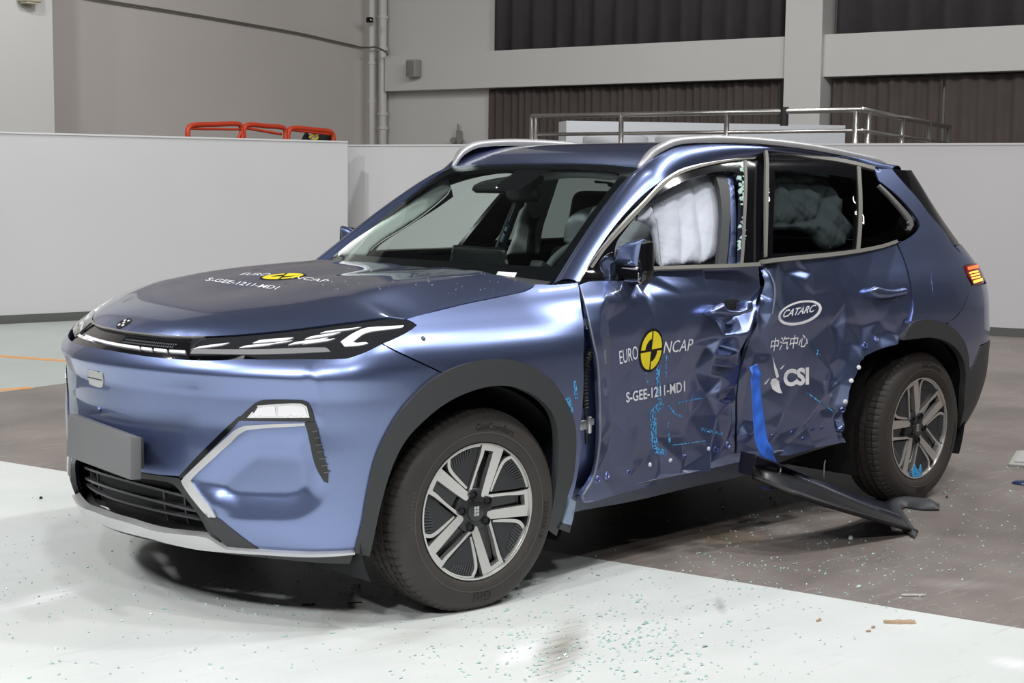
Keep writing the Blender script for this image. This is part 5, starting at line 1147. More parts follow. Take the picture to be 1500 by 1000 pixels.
# rear door marks
def ell(c, ax, ay, n=40): t = np.linspace(0, 2*math.pi, n+1)[:-1]; return np.array(c)+np.outer(np.cos(t), ax)+np.outer(np.sin(t), ay)
lg = [panel('oval_mark', invd(ell((1171.4, 458), (31.8, -5.6), (2.0, -17.6))), ch_dent, .012, WHITEV, RDOOR, lift=.002, flange=.001, corner=60, holes=[invd(ell((1171.2, 457.6), (28.2, -5.0), (1.6, -14.2)))])]
decal('door_lettering', 'CATARC', (1145.5, 465.2), (47, -8.6), (3.2, -11.2), WHITEV, RDOOR, .25, .02)
decal('door_lettering', '中汽中心', (1127.5, 515), (54.5, -7.2), (1.2, -19.8), WHITEV, RDOOR, .12, .012)
decal('door_lettering', 'CSI', (1147, 566.6), (37.5, -3.4), (0, -26), WHITEV, RDOOR, .0, .045)
for P in ([(1131.8,522.5),(1134.2,532),(1138.5,543),(1140.5,551),(1137.5,554),(1134.6,545)], [(1128,561),(1130.5,555),(1136,553.8),(1140.5,558),(1142.4,568),(1145.4,576),(1139,575),(1131.5,570)], [(1118,563.5),(1127,553.5),(1122,561.5)], [(1142,540),(1149,534),(1145,540)]):
    dp('swoosh_mark', P, WHITEV, RDOOR, .002, .001, .01, 25)
# hood marks, read from the front of the car
ih = inv_hood
emblem(414.5, 405.2, (32, -1.5), (-8, 4.6) if False else (5.5, -4.3), HOOD, ih, ch_hood, .0015, 'hood_target_emblem', .02)
def hdecal(body, o, xv, yv, **k): return decal('hood_lettering', body, o, xv, yv, WHITEV, HOOD, iv=ih, ch=ch_hood, lift=.0016, **k)
hdecal('EURO', (350, 403.2), (40, .8), (9.5, -3.2), shear=.0, offset=.0)
hdecal('NCAP', (427, 407.8), (48, 6.2), (9, -3.4), shear=.0)
hdecal('S-GEE-1211-MD1', (300, 411.2), (103, 13.2), (8, -4.3), shear=.0, offset=.01)
# blue chalk transferred from the barrier
for pts, w in (([(964,534),(963,552),(965,572),(966,590)], 6), ([(946,544),(948,560)], 2.5), ([(976,520),(975,552)], 1.6), ([(988,591),(1010,586),(1032,582)], 1.8), ([(970,590),(956,604),(957,632),(958,648),(961,660),(976,663)], 9), ([(978,618),(979,634),(981,648)], 3), ([(979,594),(988,605),(998,611)], 3), ([(1026,628),(1042,632),(1058,635)], 4), ([(1072,590),(1073,616)], 1.8), ([(985,652),(1035,645)], 1.4)):
    dp('chalk_mark', pxband(pts, w), CHALKM, FDOOR, .0016, .0005, .012)
for pts, w in (([(1198,512),(1195,522)], 2), ([(1182,575),(1200,588),(1221,603)], 2.)): dp('chalk_mark', pxband(pts, w), CHALKM, RDOOR, .0016, .0005, .012)
FEND = bpy.data.objects['fender']
for pts, w in (([(830,582),(835,598),(840,618),(843,640)], [9, 7, 5, 3]), ([(841,558),(843,572),(844,585)], 4.5)): dp('chalk_mark', pxband(pts, w), CHALKM, FEND, .0016, .0005, .012, ch=ch_ring, iv=inv)
# clip seats, plugs and bolts along the torn lower edges
mw = mat('white_plug', (.75, .76, .78), .35)
for uv in ((952,680.5),(982,674),(1038,657)): stud(uv, .0085, mw, FDOOR, invd, ch_dent, 'white_clip', .004)
for uv, r in (((875,702),.016),((889,696.5),.016),((1049,659),.016),((1066,652),.018),((1003,669),.011),((920,691),.010)): stud(uv, r, PAINT, FDOOR, invd, ch_dent, 'clip_seat', .006, True)
for uv in ((1258,538),(1247,557.5),(1238,588)): stud(uv, .010, mw, RDOOR, invd, ch_dent, 'white_clip', .004)
for uv, r in (((1231,629),.020),((1233.5,600),.017),((1131,638),.010),((1161,633),.010),((1190,628),.010),((1203,626),.009),((1176,642),.008),((1284,497),.016),((1268,506),.016)): stud(uv, r, PAINT, RDOOR, invd, ch_dent, 'clip_seat', .006, True)
dp('bright_edge', pxband([(1115,387.5),(1125,398),(1131,408),(1134.5,420),(1134.5,438),(1131,460)], 1.3), mat('pale_edge', (.40, .44, .52), .4, .6), RDOOR, .003, .004)  # pale strip along a fold; the next one follows the front door edge
dp('bright_edge', pxband([(849.5,418),(857,445),(866,485),(875,530),(878.5,590),(878.5,645),(874,680),(868,702),(853,726),(856,735.5),(868,733)], 1.1), mat('pale_edge'), FDOOR, .003, .006)
# things laid open in the front gap: hinge, cable hose
q = inv([(868, 512), (863, 520), (859, 532), (857, 550), (856.5, 570), (857, 590), (858, 615), (859, 650)], .055); P = smooth_line(ring(q[:, 0], q[:, 1], .055), False, .004, 90)
r = .0135+.0022*np.sign(np.sin(np.arange(len(P))*1.9)); r[int(len(P)*.62):] = .006
mk('corrugated_hose', *tubeVF(P, r, 12), mat('black_hose', (.014, .014, .015), .45), CAR, sharp=30)
def hinge(u, v, k):
    q = inv([(u, v)], .035); P = ring(q[:, 0], q[:, 1], .035)[0]; mb = MB(); mb.tube([P-[0, 0, .030*k], P+[0, 0, .030*k]], .010, 12); mb.box(P+[-.020, .01, 0], (.04, .012, .034*k)); mb.box(P+[.016, .01, .008], (.03, .012, .024*k)); mb.build('door_hinge', ZINC, CAR, bevel=.002)
hinge(863, 622, 1.); hinge(860, 472, .8)
o = panel('fender_return', R([(830,600),(840.5,622),(842.5,648),(841,672),(835,706),(828,728),(829,740),(836,731),(846,690),(850,650),(848,612)]), ch_ring, .02, PAINT, CAR, lift=.002, flange=.02, label='bent blue fender edge behind the front arch')
panel('fender_foot', R([(830,728),(838.5,731.5),(832,765),(819,762)]), ch_ring, .02, mat('pale_blue_inner_panel', (.30, .38, .52), .4, .3), CAR, lift=.018, flange=.03); panel('fender_foot_trim', R([(819,762.5),(832,765.5),(829.5,776),(813,770)]), ch_ring, .02, PLASTIC, CAR, lift=.018, flange=.03)
# broken window edge in the B-post channel
V = []; F = []; rg = np.random.default_rng(3)
for (u0, v0, w0) in [(1084+rg.uniform(-3, 5.5), v, rg.uniform(1.5, 3.4)) for v in list(np.arange(233, 300, 2.6))+list(np.arange(318, 366, 3.2))]:
    if 262 < v0 < 272: u0 += 2
    q = ell((u0+3, v0), (w0, rg.uniform(-1, 1)), (rg.uniform(-1, 1), w0), 6)+rg.uniform(-.7, .7, (6, 2)); P, n = ch_ring(inv(q)); P = P-n*.004; b = len(V); V += list(P)+list(P-n*.005)
    F += [tuple(range(b, b+6)), tuple(range(b+11, b+5, -1))]+[(b+(i+1) % 6, b+i, b+6+i, b+6+(i+1) % 6) for i in range(6)]
o = mk('broken_glass_edge', V, F, SHARDM, CAR, smooth=False); o['kind'] = 'stuff'
# rear lamps
tl_ = [(1411.5,389.5),(1420,387),(1431,385.2),(1436,396),(1440,411),(1437,416.5),(1425,417),(1417,405)]
for fr in (False, True):
    t_ = panel('tail_lamp', R(tl_), ch_ring, .015, TAILR, CAR, lift=.006, flange=.02, far=fr, label='red tail lamp, lit')
    for a, b, w in (((1416.5,394),(1431,390.5),4.2),((1418.5,400.5),(1431,397.5),2.2),((1420.5,404.3),(1433,401.5),2.2),((1422,408.2),(1434,405.6),2.2),((1424.5,413.5),(1437,409.5),3.8)): panel('lit_bar', R(pxband([a, b], w)), ch_ring, .02, TAILY if w < 4 else TAIL, t_, lift=.008, flange=.004, far=fr)
# ------------------------------------------------------------------ mirrors
def puff(nm, poly, ax, val, t0, t1, m, parent=None, h=.012, k=.03, mirror=False, wrinkle=0., label=None, power=.5):
    """cushion: outline in photo pixels on the plane axis=val, swelling t0 towards minus and t1 towards plus"""
    P3_ = on(poly, ax, val); o2 = [i for i in range(3) if i != ax]; L = smooth_line(P3_[:, o2], True, h, 40); V, T = fill(L, h); d = segdist(V, L); s = np.clip(d/k, 0, 1); s = (1-(1-s)**2)**power
    if wrinkle: s = s*(1+wrinkle*(np.sin(V[:, 0]*41+V[:, 1]*13)*np.sin(V[:, 1]*37-V[:, 0]*19)))
    A = np.zeros((len(V), 3)); A[:, o2] = V; A[:, ax] = val-t0*s; B = A.copy(); B[:, ax] = val+t1*s+.0005; n = len(V)
    nn = len(L); VV = np.concatenate([A, B]); F = [tuple(t) for t in T]+[tuple(t[::-1]+n) for t in T]
    bm = bmesh.new(); bv = [bm.verts.new(v) for v in (mir(VV) if mirror else VV)]
    for f in F:
        try: bm.faces.new([bv[i] for i in f])
        except ValueError: pass
    bmesh.ops.remove_doubles(bm, verts=bm.verts, dist=.0008); bmesh.ops.recalc_face_normals(bm, faces=bm.faces)
    me = bpy.data.meshes.new(nm); bm.to_mesh(me); bm.free(); me.polygons.foreach_set('use_smooth', [True]*len(me.polygons)); return link(nm, me, m, parent, label)
for fr in (False, True):
    hs = puff('door_mirror', [(903,378),(905,366),(910,359.5),(924,353.5),(938,350.8),(946,350.8),(949.5,355),(949.5,386),(948,408),(942,417),(916,416),(903,410.5),(901.5,392)], 0, .815, .018, .05, GLOSSB, CAR, .005, .020, fr, label='black mirror housing with painted cap')
    puff('mirror_cap', [(902.5,378),(905,365.5),(910,359),(924,352.8),(938,350),(944.5,350.2),(940,372),(937.5,391),(920,389.5),(902,388)], 0, .808, .024, .01, PAINT, hs, .004, .028, fr, label='painted blue upper cap')
    puff('mirror_band', [(902,388.8),(920,390.3),(938,391.8),(937,396.2),(918,394.5),(902.5,391.5)], 0, .806, .020, .02, mat('grey_mirror_band', (.28, .29, .32), .3), hs, .006, .01, fr)
    puff('turn_lamp', [(935.5,396.5),(940,396.8),(940,415.5),(935.5,416)], 0, .806, .012, .02, mat('grey_turn_lamp', (.30, .29, .28), .2, .4), hs, .006, .01, fr)
    a = on([(868, 404.5), (886, 406), (908, 404)], 0, .82); a = a if not fr else mir(a)
    mb = MB(); mb.tube(a+np.array([[.02, .03, 0], [.01, .0, 0], [.0, 0, 0]]), [.020, .018, .016], 12); mb.build('mirror_arm', GLOSSB, hs, smooth=True)
SAIL = [(853,406),(880,371),(900.5,346),(901,388),(905,402),(880,407)]
panel('sail_panel', R(SAIL), ch_ring, .02, GLOSSB, CAR, lift=-.002, flange=.01); panel('sail_panel', R(SAIL), ch_ring, .02, GLOSSB, CAR, lift=-.002, flange=.01, far=True)
# ------------------------------------------------------------------ cabin
panel('headliner', rfull*[1, .985]+[.01, 0], ch_roof, .05, TRIMIN, CAR, lift=-.045, flange=0)
mb = MB()
ys = np.linspace(-.70, .70, 15); pr = [(.56, .98), (.70, 1.035), (.85, 1.045), (1.02, 1.045), (1.10, 1.02), (1.12, .96), (1.06, .80), (1.0, .62), (.62, .62)]
V = []; F = []
for y in ys:
    k = 1-(abs(y)/.70)**4*.35
    for x, z in pr: V.append((.56+(x-.56)*1+(.0 if x > .6 else .0), YC+y, z-(.03*(abs(y)/.7)**2)))
m_ = len(pr)
for i in range(14):
    for k in range(m_): F.append((i*m_+k, i*m_+(k+1) % m_, (i+1)*m_+(k+1) % m_, (i+1)*m_+k))
F += [tuple(range(m_))[::-1], tuple(14*m_+k for k in range(m_))]
DASH = mk('dashboard', V, F, CABIN, CAR, sharp=50)
puff('centre_screen', [(663.5,359.5),(666,358.6),(738,363.4),(741,366),(746,393),(742,398),(660,392),(657,389)], 0, 1.06, .008, .012, mat('screen_back', (.012, .014, .015), .3), CAR, .02, .006)
# cowl below the glass, wiper
cw = np.array([(-.96, .02), (-.96, .105), (-.5, .085), (0, .08), (.5, .085), (.96, .105), (.96, .02), (0, .01)])
sc_ = on([(790, 397), (800, 353)], 0, 1.1)
swc = on([(822, 356)], 0, 1.17)[0]-np.array([-.075, 0, .165]); V = []; F = []
ring_pts = []
tl_ang = math.radians(26)
for t in np.linspace(0, 2*math.pi, 49)[:-1]:
    yy = .185*math.cos(t); zz = .180*math.sin(t); ring_pts.append(swc+np.array([zz*math.sin(tl_ang), yy, zz*math.cos(tl_ang)]))
sw_ = mk('steering_wheel', *tubeVF(ring_pts, .019, 12, False, None, True), mat('grey_leather_rim', (.075, .085, .09), .5), CAR)
mb = MB(); mb.box((0, 0, 0), (.05, .17, .12)); mb.box((0, 0, -.01), (.025, .36, .035)); mb.box((-.12, 0, -.04), (.24, .07, .07)); o = mb.build('steering_hub', CABIN, sw_, bevel=.01); o.location = swc; o.rotation_euler = (0, tl_ang, 0)
def seat(y0):
    M = Matrix.Translation((1.62, y0, .52))
    def soft(nm, c, d, par, bev=.06, rot=0., m=SEATM):
        mb = MB(); mb.box((0, 0, 0), d, taper=.92); o = mb.build(nm, m, par, bevel=bev, seg=4); o.location = c; o.rotation_euler = (0, rot, 0); return o
    s_ = soft('front_seat', (1.55, y0, .50), (.54, .50, .17), CAR); s_['label'] = 'black front seat'
    b_ = soft('seat_back', (.30, 0, .34), (.16, .48, .62), s_, .05, .2); 
    hd = soft('headrest', (.385, 0, .80), (.12, .30, .23), s_, .05, .15)
    for dy in (-.06, .06): mk('headrest_post', *tubeVF([(.36, dy, .60), (.375, dy, .70)], .008, 8), STEEL, s_)
    return s_
seat(.535); seat(1.30)
mb = MB(); mb.box((2.52, YC, .62), (.5, 1.25, .34)); mb.box((2.86, YC, .86), (.16, 1.25, .56)); mb.build('rear_bench', SEATM, CAR, bevel=.05, seg=3)
panel('door_card', np.array([(2.05, .45), (3.9, .45), (4.0, 1.11), (2.2, 1.11)]), lambda q: (ring(q[:, 0], q[:, 1], .10), ring_n(q[:, 0], q[:, 1], .10)), .06, CABIN, CAR, flange=0, far=True)
# trims of the far side seen through the windscreen
def flat(nm, poly, ax, val, m, parent=CAR, th=.02, label=None): return puff(nm, poly, ax, val, th/2, th/2, m, parent, .012, .012, label=label)
flat('pillar_trim', [(488,375.5),(516,353),(560,324),(610,290),(648,262.5),(657,266),(660.5,274),(655,284),(625,310),(590,334),(560,352),(545,364),(535,376.5)], 1, 1.50, TRIMIN, label='pale trim of the far windscreen pillar')
flat('pillar_seal', [(536,377),(546,364.5),(561,353),(591,335),(626,311),(656,285),(661,275),(664,288),(640,305),(600,330),(566,352),(552,364),(548,376)], 1, 1.52, CABIN)
flat('centre_post', [(752,295),(766,294),(742,360),(738,372),(723,366),(735,336)], 1, 1.56, CABIN)
flat('centre_post_stripe', [(755,297),(759,297),(735,363),(729,362)], 1, 1.535, mat('blue_grey_edge', (.10, .15, .22), .35), th=.012)
flat('post_trim', [(770,294),(776,268),(792,258),(820,258),(806,300),(795,335),(790,372),(741,373.5),(752,346),(760,322)], 1, 1.52, mat('grey_post_trim', (.60, .62, .62), .9), label='grey trim of the far centre post')
flat('seat_belt', [(775,309),(778.5,317),(783,319.5),(790.5,318),(786,330),(784,345),(783,373),(770,373),(773,345),(774.5,330),(773,316)], 1, 1.49, mat('black_belt', (.012, .012, .014), .7), th=.012)
flat('sun_visor', [(795,249),(830,247.5),(870,250),(905,256),(914,259.5),(912.5,263),(895,263.5),(860,261),(824,261.5),(786,266.5),(784,259)], 0, 1.28, TRIMIN, th=.025)
flat('visor_clip', [(871,264),(893,266.5),(899,268),(896,274),(891,273),(889,269),(871,268)], 0, 1.30, CABIN)
flat('interior_mirror', [(694,277),(699,269),(712,264),(745,258),(788,252),(794,258),(791,270),(785,272),(790,284),(788,295),(770,297),(752,295.5),(745,290),(744,283.5),(697,282.5)], 0, 1.13, CABIN, th=.05, label='black interior mirror and sensor housing')
# ------------------------------------------------------------------ airbags
CUR = [(939,304),(946,294),(966,280),(992,261.5),(1000,255),(1024,250),(1048,249.5),(1056.5,253),(1060,280),(1062.5,310),(1061.5,344),(1058,364),(1046,376),(1024,387.5),(1012,386.5),(994,389.5),(968,391),(964,372),(960,348),(956,333),(946,327),(940,320)]
def airbag(nm, poly, e0, seams, amp, m, wr, seed, parent=CAR, label=None, h=.010, back=.05):
    L = smooth_line(inv(np.array(poly, float), e0), True, h, 40); V, T = fill(L, h); d = segdist(V, L)
    for sm in seams:
        q = smooth_line(inv(np.array(sm, float), e0), False, .02, 90); ds = np.full(len(V), 1e9)
        for i in range(len(q)-1):
            a, b = q[i], q[i+1]; ab = b-a; t = np.clip(((V-a)@ab)/(ab@ab), 0, 1); ds = np.minimum(ds, np.linalg.norm(V-(a+t[:, None]*ab), axis=1))
        d = np.minimum(d, ds+.006)
    s = np.clip(d/.085, 0, 1); s = np.sqrt(1-(1-s)**2)
    rg = np.random.default_rng(seed); w = np.zeros(len(V))
    for _ in range(9):
        a = rg.uniform(0, math.pi); f = rg.uniform(25, 70); w += np.sin((V[:, 0]*math.cos(a)+V[:, 1]*math.sin(a))*f+rg.uniform(0, 6))**3*rg.uniform(.3, 1)
    edge = np.exp(-(segdist(V, L)/.02)**2)*np.sin(V[:, 0]*240+V[:, 1]*200)
    front = e0-amp*s-wr*w*(.35+.65*s)+.003*edge
    A = ring(V[:, 0], V[:, 1], front); B = ring(V[:, 0], V[:, 1], e0+back*s+.004); n = len(V)
    P = np.concatenate([A, B]); F = [tuple(t[::-1]) for t in T]+[tuple(t+n) for t in T]
    k = len(L)
    F += [(i, (i+1) % k, (i+1) % k+n, i+n) for i in range(k)]
    o = mk(nm, P, F, m, parent, label); bm = bmesh.new(); bm.from_mesh(o.data); bmesh.ops.recalc_face_normals(bm, faces=bm.faces); bm.to_mesh(o.data); bm.free(); return o
AB = airbag('curtain_airbag', CUR, .115, [[(990,296),(993,330),(994,390)], [(1006,262),(1014,290),(1018,325),(1022,360),(1024,388)]], .034, AIRBAG, .0012, 5, label='white inflated curtain airbag in the broken front window')
airbag('curtain_airbag', [(1120,250),(1150,250),(1172,252),(1205,262),(1222,290),(1228,310),(1242,330),(1246,346),(1232,358),(1213,367),(1201,362),(1190,345),(1167,337),(1120,338)], .125, [[(1120,268),(1170,268),(1206,264)], [(1120,328),(1165,326),(1190,318)], [(1190,318),(1205,285),(1222,290)]], .05, AIRBAGG, .006, 9, label='curtain airbag behind the tinted rear window, dimness put into its grey')  # same white curtain; the dark cabin is put into a grey fabric
for c_, r_ in (((1000, 269), 4.2), ((970, 296), 4.6)):
    q = inv(ell(c_, (r_, 0), (0, r_*1.25), 20), .066); mk('stitch_loop', *tubeVF(ring(q[:, 0], q[:, 1], .064), .0011, 6, False, None, True), mat('grey_thread', (.2, .2, .22), .8), AB)
st_ = inv(np.array([(953,292),(955,302),(957,312),(962,325),(964,345),(966,370),(968,388)], float), .09); mk('stitch_line', *tubeVF(ring(st_[:, 0], st_[:, 1], .088), .0011, 6), mat('grey_thread'), AB)
puff('airbag_tether', [(925,318),(938,316),(953,303),(956,308),(950,322),(940,325),(928,322)], 1, .22, .01, .01, AIRBAG, AB, .01, .01)
puff('driver_airbag', [(902,350),(910,340),(920,329),(928,322),(938,321),(954,330),(956,352),(962,370),(958,386),(950,391),(902,388)], 1, .42, .09, .09, AIRBAGG, CAR, .014, .05, wrinkle=.25, label='grey deflated driver airbag')
puff('curtain_airbag_edge', [(829,356),(832,336),(836,322),(842,313),(852,306.5),(868,302),(890,300),(896,318),(880,345),(860,362)], 0, 1.50, .04, .04, AIRBAG, CAR, .01, .03, wrinkle=.15, label='pale edge of the near curtain airbag, added as a cushion before the headrest')  # separate cushion added for the front edge of the near curtain airbag
puff('leather_trim', [(953,328),(958,333),(962,350),(966,375),(968,391),(956,391),(960,372),(955,350)], 1, .52, .02, .02, mat('brown_leather', (.10, .045, .025), .5), CAR, .012, .02)
# ------------------------------------------------------------------ the sill cover that came off, and the tape holding its front end
def fl_(p, z=0.): return on([p], 2, z)[0]
Bp = [(1102,697.5),(1176,728),(1290,763),(1341,778.5)]; Mp = [(1103.5,682),(1148,690.5),(1258,736),(1319,759)]; Tp = [(1106,665.5),(1138,678),(1244,720.5),(1304,738)]
tpar = [0, .22, .72, 1.0]
B0 = on([Bp[0]], 1, -.07)[0]; B1 = fl_(Bp[3], .004)
def along(ps, zs): return np.array([on([p], 2, z)[0] for p, z in zip(ps, zs)])
zB = [B0[2]*(1-t)+.004*t for t in tpar]
Bl = along(Bp, zB); Ml = along(Mp, [z+dz for z, dz in zip(zB, (.050, .060, .062, .045))]); Tl = along(Tp, [z+dz for z, dz in zip(zB, (.105, .110, .075, .012))])
SK = thing('detached_sill_cover', 'long black and dark blue sill cover hanging from blue tape, rear end on floor', 'trim panel', tuple(Bl.mean(0)*[1, 1, 0])); so = np.array(SK.location)
n_ = 48; b_, m_, t_ = resamp(Bl, n_), resamp(Ml, n_), resamp(Tl, n_)
def strip(nm, rows, m, th, parent, sub=4, bulge=0., label=None, sharp=40):
    V = []; F = []; k = len(rows); q = (k-1)*sub+1
    for i in range(n_):
        for j in range(k-1):
            for s_ in range(sub if j < k-2 else sub+1): t = s_/sub; V.append(rows[j][i]*(1-t)+rows[j+1][i]*t+np.array([0, 0, bulge*4*t*(1-t)])-so)
    for i in range(n_-1):
        for j in range(q-1): F.append((i*q+j, (i+1)*q+j, (i+1)*q+j+1, i*q+j+1))
    o = mk(nm, V, F, m, parent, label, sharp=sharp); md = o.modifiers.new('thickness', 'SOLIDIFY'); md.thickness = th; md.offset = 0; return o
NAVY = mat('dark_navy_panel', (.020, .023, .046), .30, .2, .5)
BLK = mat('satin_black_panel', (.009, .009, .011), .40, 0, .1)
strip('outer_face', [b_, m_], BLK, .006, SK, bulge=-.004); tp_ = np.array([0.])
strip('upper_face', [m_+[0, 0, .0005], t_], NAVY, .006, SK, bulge=.004, label='dark navy upper face')
lp = b_+np.array([-.004, -.006, .001]); mk('lower_lip', *sweep(lp-so, [(-.008, -.006), (.010, -.006), (.010, .006), (-.008, .006)], np.array([.5, -.6, .1])), mat('black_rubber_lip', (.01, .01, .011), .5), SK)
mk('crease_line', *tubeVF((m_+[0, 0, .003]-so)[2:-8], .0022, 6), mat('dull_edge', (.16, .17, .21), .35), SK)
e0 = np.array([b_[0], m_[0], t_[0]]); V = list(e0-so)+list(e0-so+(b_[0]-b_[3])*.0+[.0, .07, .005]); mk('front_cap', V, [(0, 1, 4, 3), (1, 2, 5, 4), (3, 4, 5)], NAVY, SK, smooth=False)
ft = [(1340,778.5),(1343.5,772),(1334,758),(1323,741),(1322,737),(1327,734),(1350,737.5),(1376,738),(1376.5,730),(1345,727.5),(1318,724.5),(1300,725),(1297.5,729),(1303,740),(1312,752),(1318,760),(1330,772)]
fp = np.array([fl_(p, 0.032)[:2] for p in ft]); V2, T = fill(smooth_line(fp, True, .012, 40), .03); d = segdist(V2, smooth_line(fp, True, .012, 40)); zz = .010+.030*np.sqrt(np.clip(d/.05, 0, 1))
nA = len(V2); VV = [(x-so[0], y-so[1], z) for (x, y), z in zip(V2, zz)]+[(x-so[0], y-so[1], .003) for x, y in V2]
Ls = smooth_line(fp, True, .012, 40); k = len(Ls); a2 = sum(Ls[i][0]*Ls[(i+1) % k][1]-Ls[(i+1) % k][0]*Ls[i][1] for i in range(k))
o = mk('arch_end', VV, [tuple(t) for t in T]+[tuple(t[::-1]+nA) for t in T]+[(i, i+nA, (i+1) % k+nA, (i+1) % k) for i in range(k)], PLASTIC, SK, 'black wheel-arch end lying flat'); bm = bmesh.new(); bm.from_mesh(o.data); bmesh.ops.recalc_face_normals(bm, faces=bm.faces); bm.to_mesh(o.data); bm.free()
for u, v in ((1183, 727), (1283, 760)):
    p = fl_((u, v), np.interp(u, [1102, 1341], [zB[0], .01])); mb = MB(); mb.box(p-so+[0, 0, .006], (.03, .014, .006), .6); mb.build('lip_notch', DARK, SK)
mk('paper_strip', *tubeVF(np.array([on([p], 1, -.09)[0] for p in ((1143.5, 681), (1143, 691), (1142.6, 701))])-so, .0035, 6), WHITEV, SK, label='thin white strip across the cover')
# blue tape
LE = [(1097,537),(1099,553),(1101,575),(1103.5,605),(1106,640),(1110,663),(1116.5,680)]; RE = [(1109,533),(1112.5,552),(1115,575),(1119.5,605),(1124,640),(1130,660),(1137.5,677)]
dep = [.020, .006, -.012, -.030, -.050, -.064, -.072]
lt_ = np.array([on([p], 1, d)[0] for p, d in zip(LE, dep)]); rt_ = np.array([on([p], 1, d+.010*math.sin(i))[0] for i, (p, d) in enumerate(zip(RE, dep))])
TP = thing('blue_tape', 'wide blue tape strip tying the loose sill cover to the rear door', 'tape', tuple(lt_[-1])); to = np.array(TP.location)
ln, rn = resamp(lt_, 60), resamp(rt_, 60); V = []; F = []; w_ = 12
rg = np.random.default_rng(11); fr_ = rg.uniform(1, 3, 60).cumsum()
for i in range(60):
    for j in range(w_+1):
        t = j/w_; p = ln[i]*(1-t)+rn[i]*t; V.append(p-to+np.array([0, -1, 0])*(.0022*math.sin(t*7+i*.13)+.0025*math.sin(i*.55+t*4)*math.sin(t*3.1)+(.010*math.exp(-((i-4-2*t)/2.5)**2))+(.009*math.exp(-((i-50-3*math.sin(6*t))/3.)**2))))
for i in range(59):
    for j in range(w_): F.append((i*(w_+1)+j, (i+1)*(w_+1)+j, (i+1)*(w_+1)+j+1, i*(w_+1)+j+1))
o = mk('tape_strip', V, F, BLUETAPE, TP); md = o.modifiers.new('thickness', 'SOLIDIFY'); md.thickness = .0015
def ribbon(nm, pts, w, m, d=-.075, label=None):
    P = np.array([on([p], 1, d)[0]-to for p in pts]); P = smooth_line(P, False, .008, 90); mk(nm, *sweep(P, [(-w, -.0012), (w, -.0012), (w, .0012), (-w, .0012)], np.array([.72, -.69, 0.2])), m, TP, label)
ribbon('yellow_tag', [(1130, 695), (1132, 699), (1132, 704)], .006, YELLOWV, label='small yellow tag'); ribbon('tape_tail', [(1133, 704), (1133, 711), (1128, 716), (1121, 715), (1117, 711)], .008, mat('dark_blue_tape', (.02, .06, .26), .4), label='dark blue tape tail')
for (q0, s0) in (((1123, 664), 5), ((1104, 541), 3)):
    pass
blk = np.array([on([p], 1, -.085)[0]-to for p in ((1117,680),(1138,677),(1141,686),(1128,697),(1122,690))]); mk('torn_flap', list(blk)+list(blk+[0, .006, 0]), [(0, 1, 2, 3, 4), (9, 8, 7, 6, 5)]+[(i, 5+i, 5+(i+1) % 5, (i+1) % 5) for i in range(5)], mat('black_cloth_tape'), TP, smooth=False)
# cable ends hanging under the rear door
P = np.array([on([p], 1, .06)[0] for p in ((1209, 674), (1207.5, 680), (1207, 690), (1207, 700))]); o = mk('hanging_wire', *tubeVF(P, .0022, 6), mat('pale_wire', (.5, .5, .48), .5), CAR)
# white card on the dashboard
wA, wB, wC = wpt(np.array([.9, .2, .6]), np.array([.0, .0, .3])); wn = np.cross(wB-wA, wC-wA); dr_ = ray([(729.5, 397.5), (757, 399), (749.5, 413.5), (722, 411)])
cp_ = CAM+dr_*(((wA-CAM)@wn)/(dr_@wn)-.012)[:, None]
cc = cp_.mean(0); CD = thing('white_card', 'white printed card lying at the foot of the windscreen', 'card', tuple(cc)); nn_ = np.cross(cp_[1]-cp_[0], cp_[3]-cp_[0]); nn_ /= np.linalg.norm(nn_)
V = list(cp_-cc)+list(cp_-cc+nn_*.0015); o = mk('card_sheet', V, [(0, 1, 2, 3), (7, 6, 5, 4), (0, 4, 5, 1), (1, 5, 6, 2), (2, 6, 7, 3), (3, 7, 4, 0)], mat('white_card_stock', (.86, .86, .86), .6, emit=None), CD, smooth=False)
if nn_@(CAM-cc) < 0: nn_ = -nn_
for r_ in range(4):
    a, b = .38, .38+.45*(1 if r_ < 3 else .6); y0 = .30+.12*r_; f = lambda s, t: (cp_[0]*(1-s)+cp_[1]*s)*(1-t)+(cp_[3]*(1-s)+cp_[2]*s)*t-cc+nn_*.002
    mk('print_line', [f(a, y0), f(b, y0), f(b, y0+.035), f(a, y0+.035)], [(0, 1, 2, 3)], mat('grey_print', (.55, .55, .56), .6), CD, smooth=False)
# ------------------------------------------------------------------ small debris
WOOD = mat('splintered_wood', (.42, .30, .20), .8, vary=(30, .3))
def splinter(u, v, L, w, rz, lab, m=WOOD, h=.006, nm='wood_splinter', cat='splinter'):
    p = fl_((u, v)); rg = np.random.default_rng(int(u+v)); xs = np.linspace(-L/2, L/2, 7); V = []; F = []
    for i, x in enumerate(xs):
        k = w/2*rg.uniform(.6, 1.1)*(.55 if i in (0, 6) else 1); hh = h*rg.uniform(.7, 1.1)
        V += [(x+rg.uniform(-.1, .1)*w, -k, .0028), (x, k, .0028), (x, k*.8, hh+.0025), (x+rg.uniform(-.2, .2)*w, -k*.8, hh+.0025)]
    for i in range(6):
        for j in range(4): F.append((i*4+j, i*4+(j+1) % 4, i*4+4+(j+1) % 4, i*4+4+j))
    F += [(0, 3, 2, 1), (24, 25, 26, 27)]
    o = mk(nm, V, F, m, smooth=False); o.location = (p[0], p[1], 0); o.rotation_euler = (0, 0, rz); tag(o, lab, cat); bm = bmesh.new(); bm.from_mesh(o.data); bmesh.ops.recalc_face_normals(bm, faces=bm.faces); bm.to_mesh(o.data); bm.free(); return o
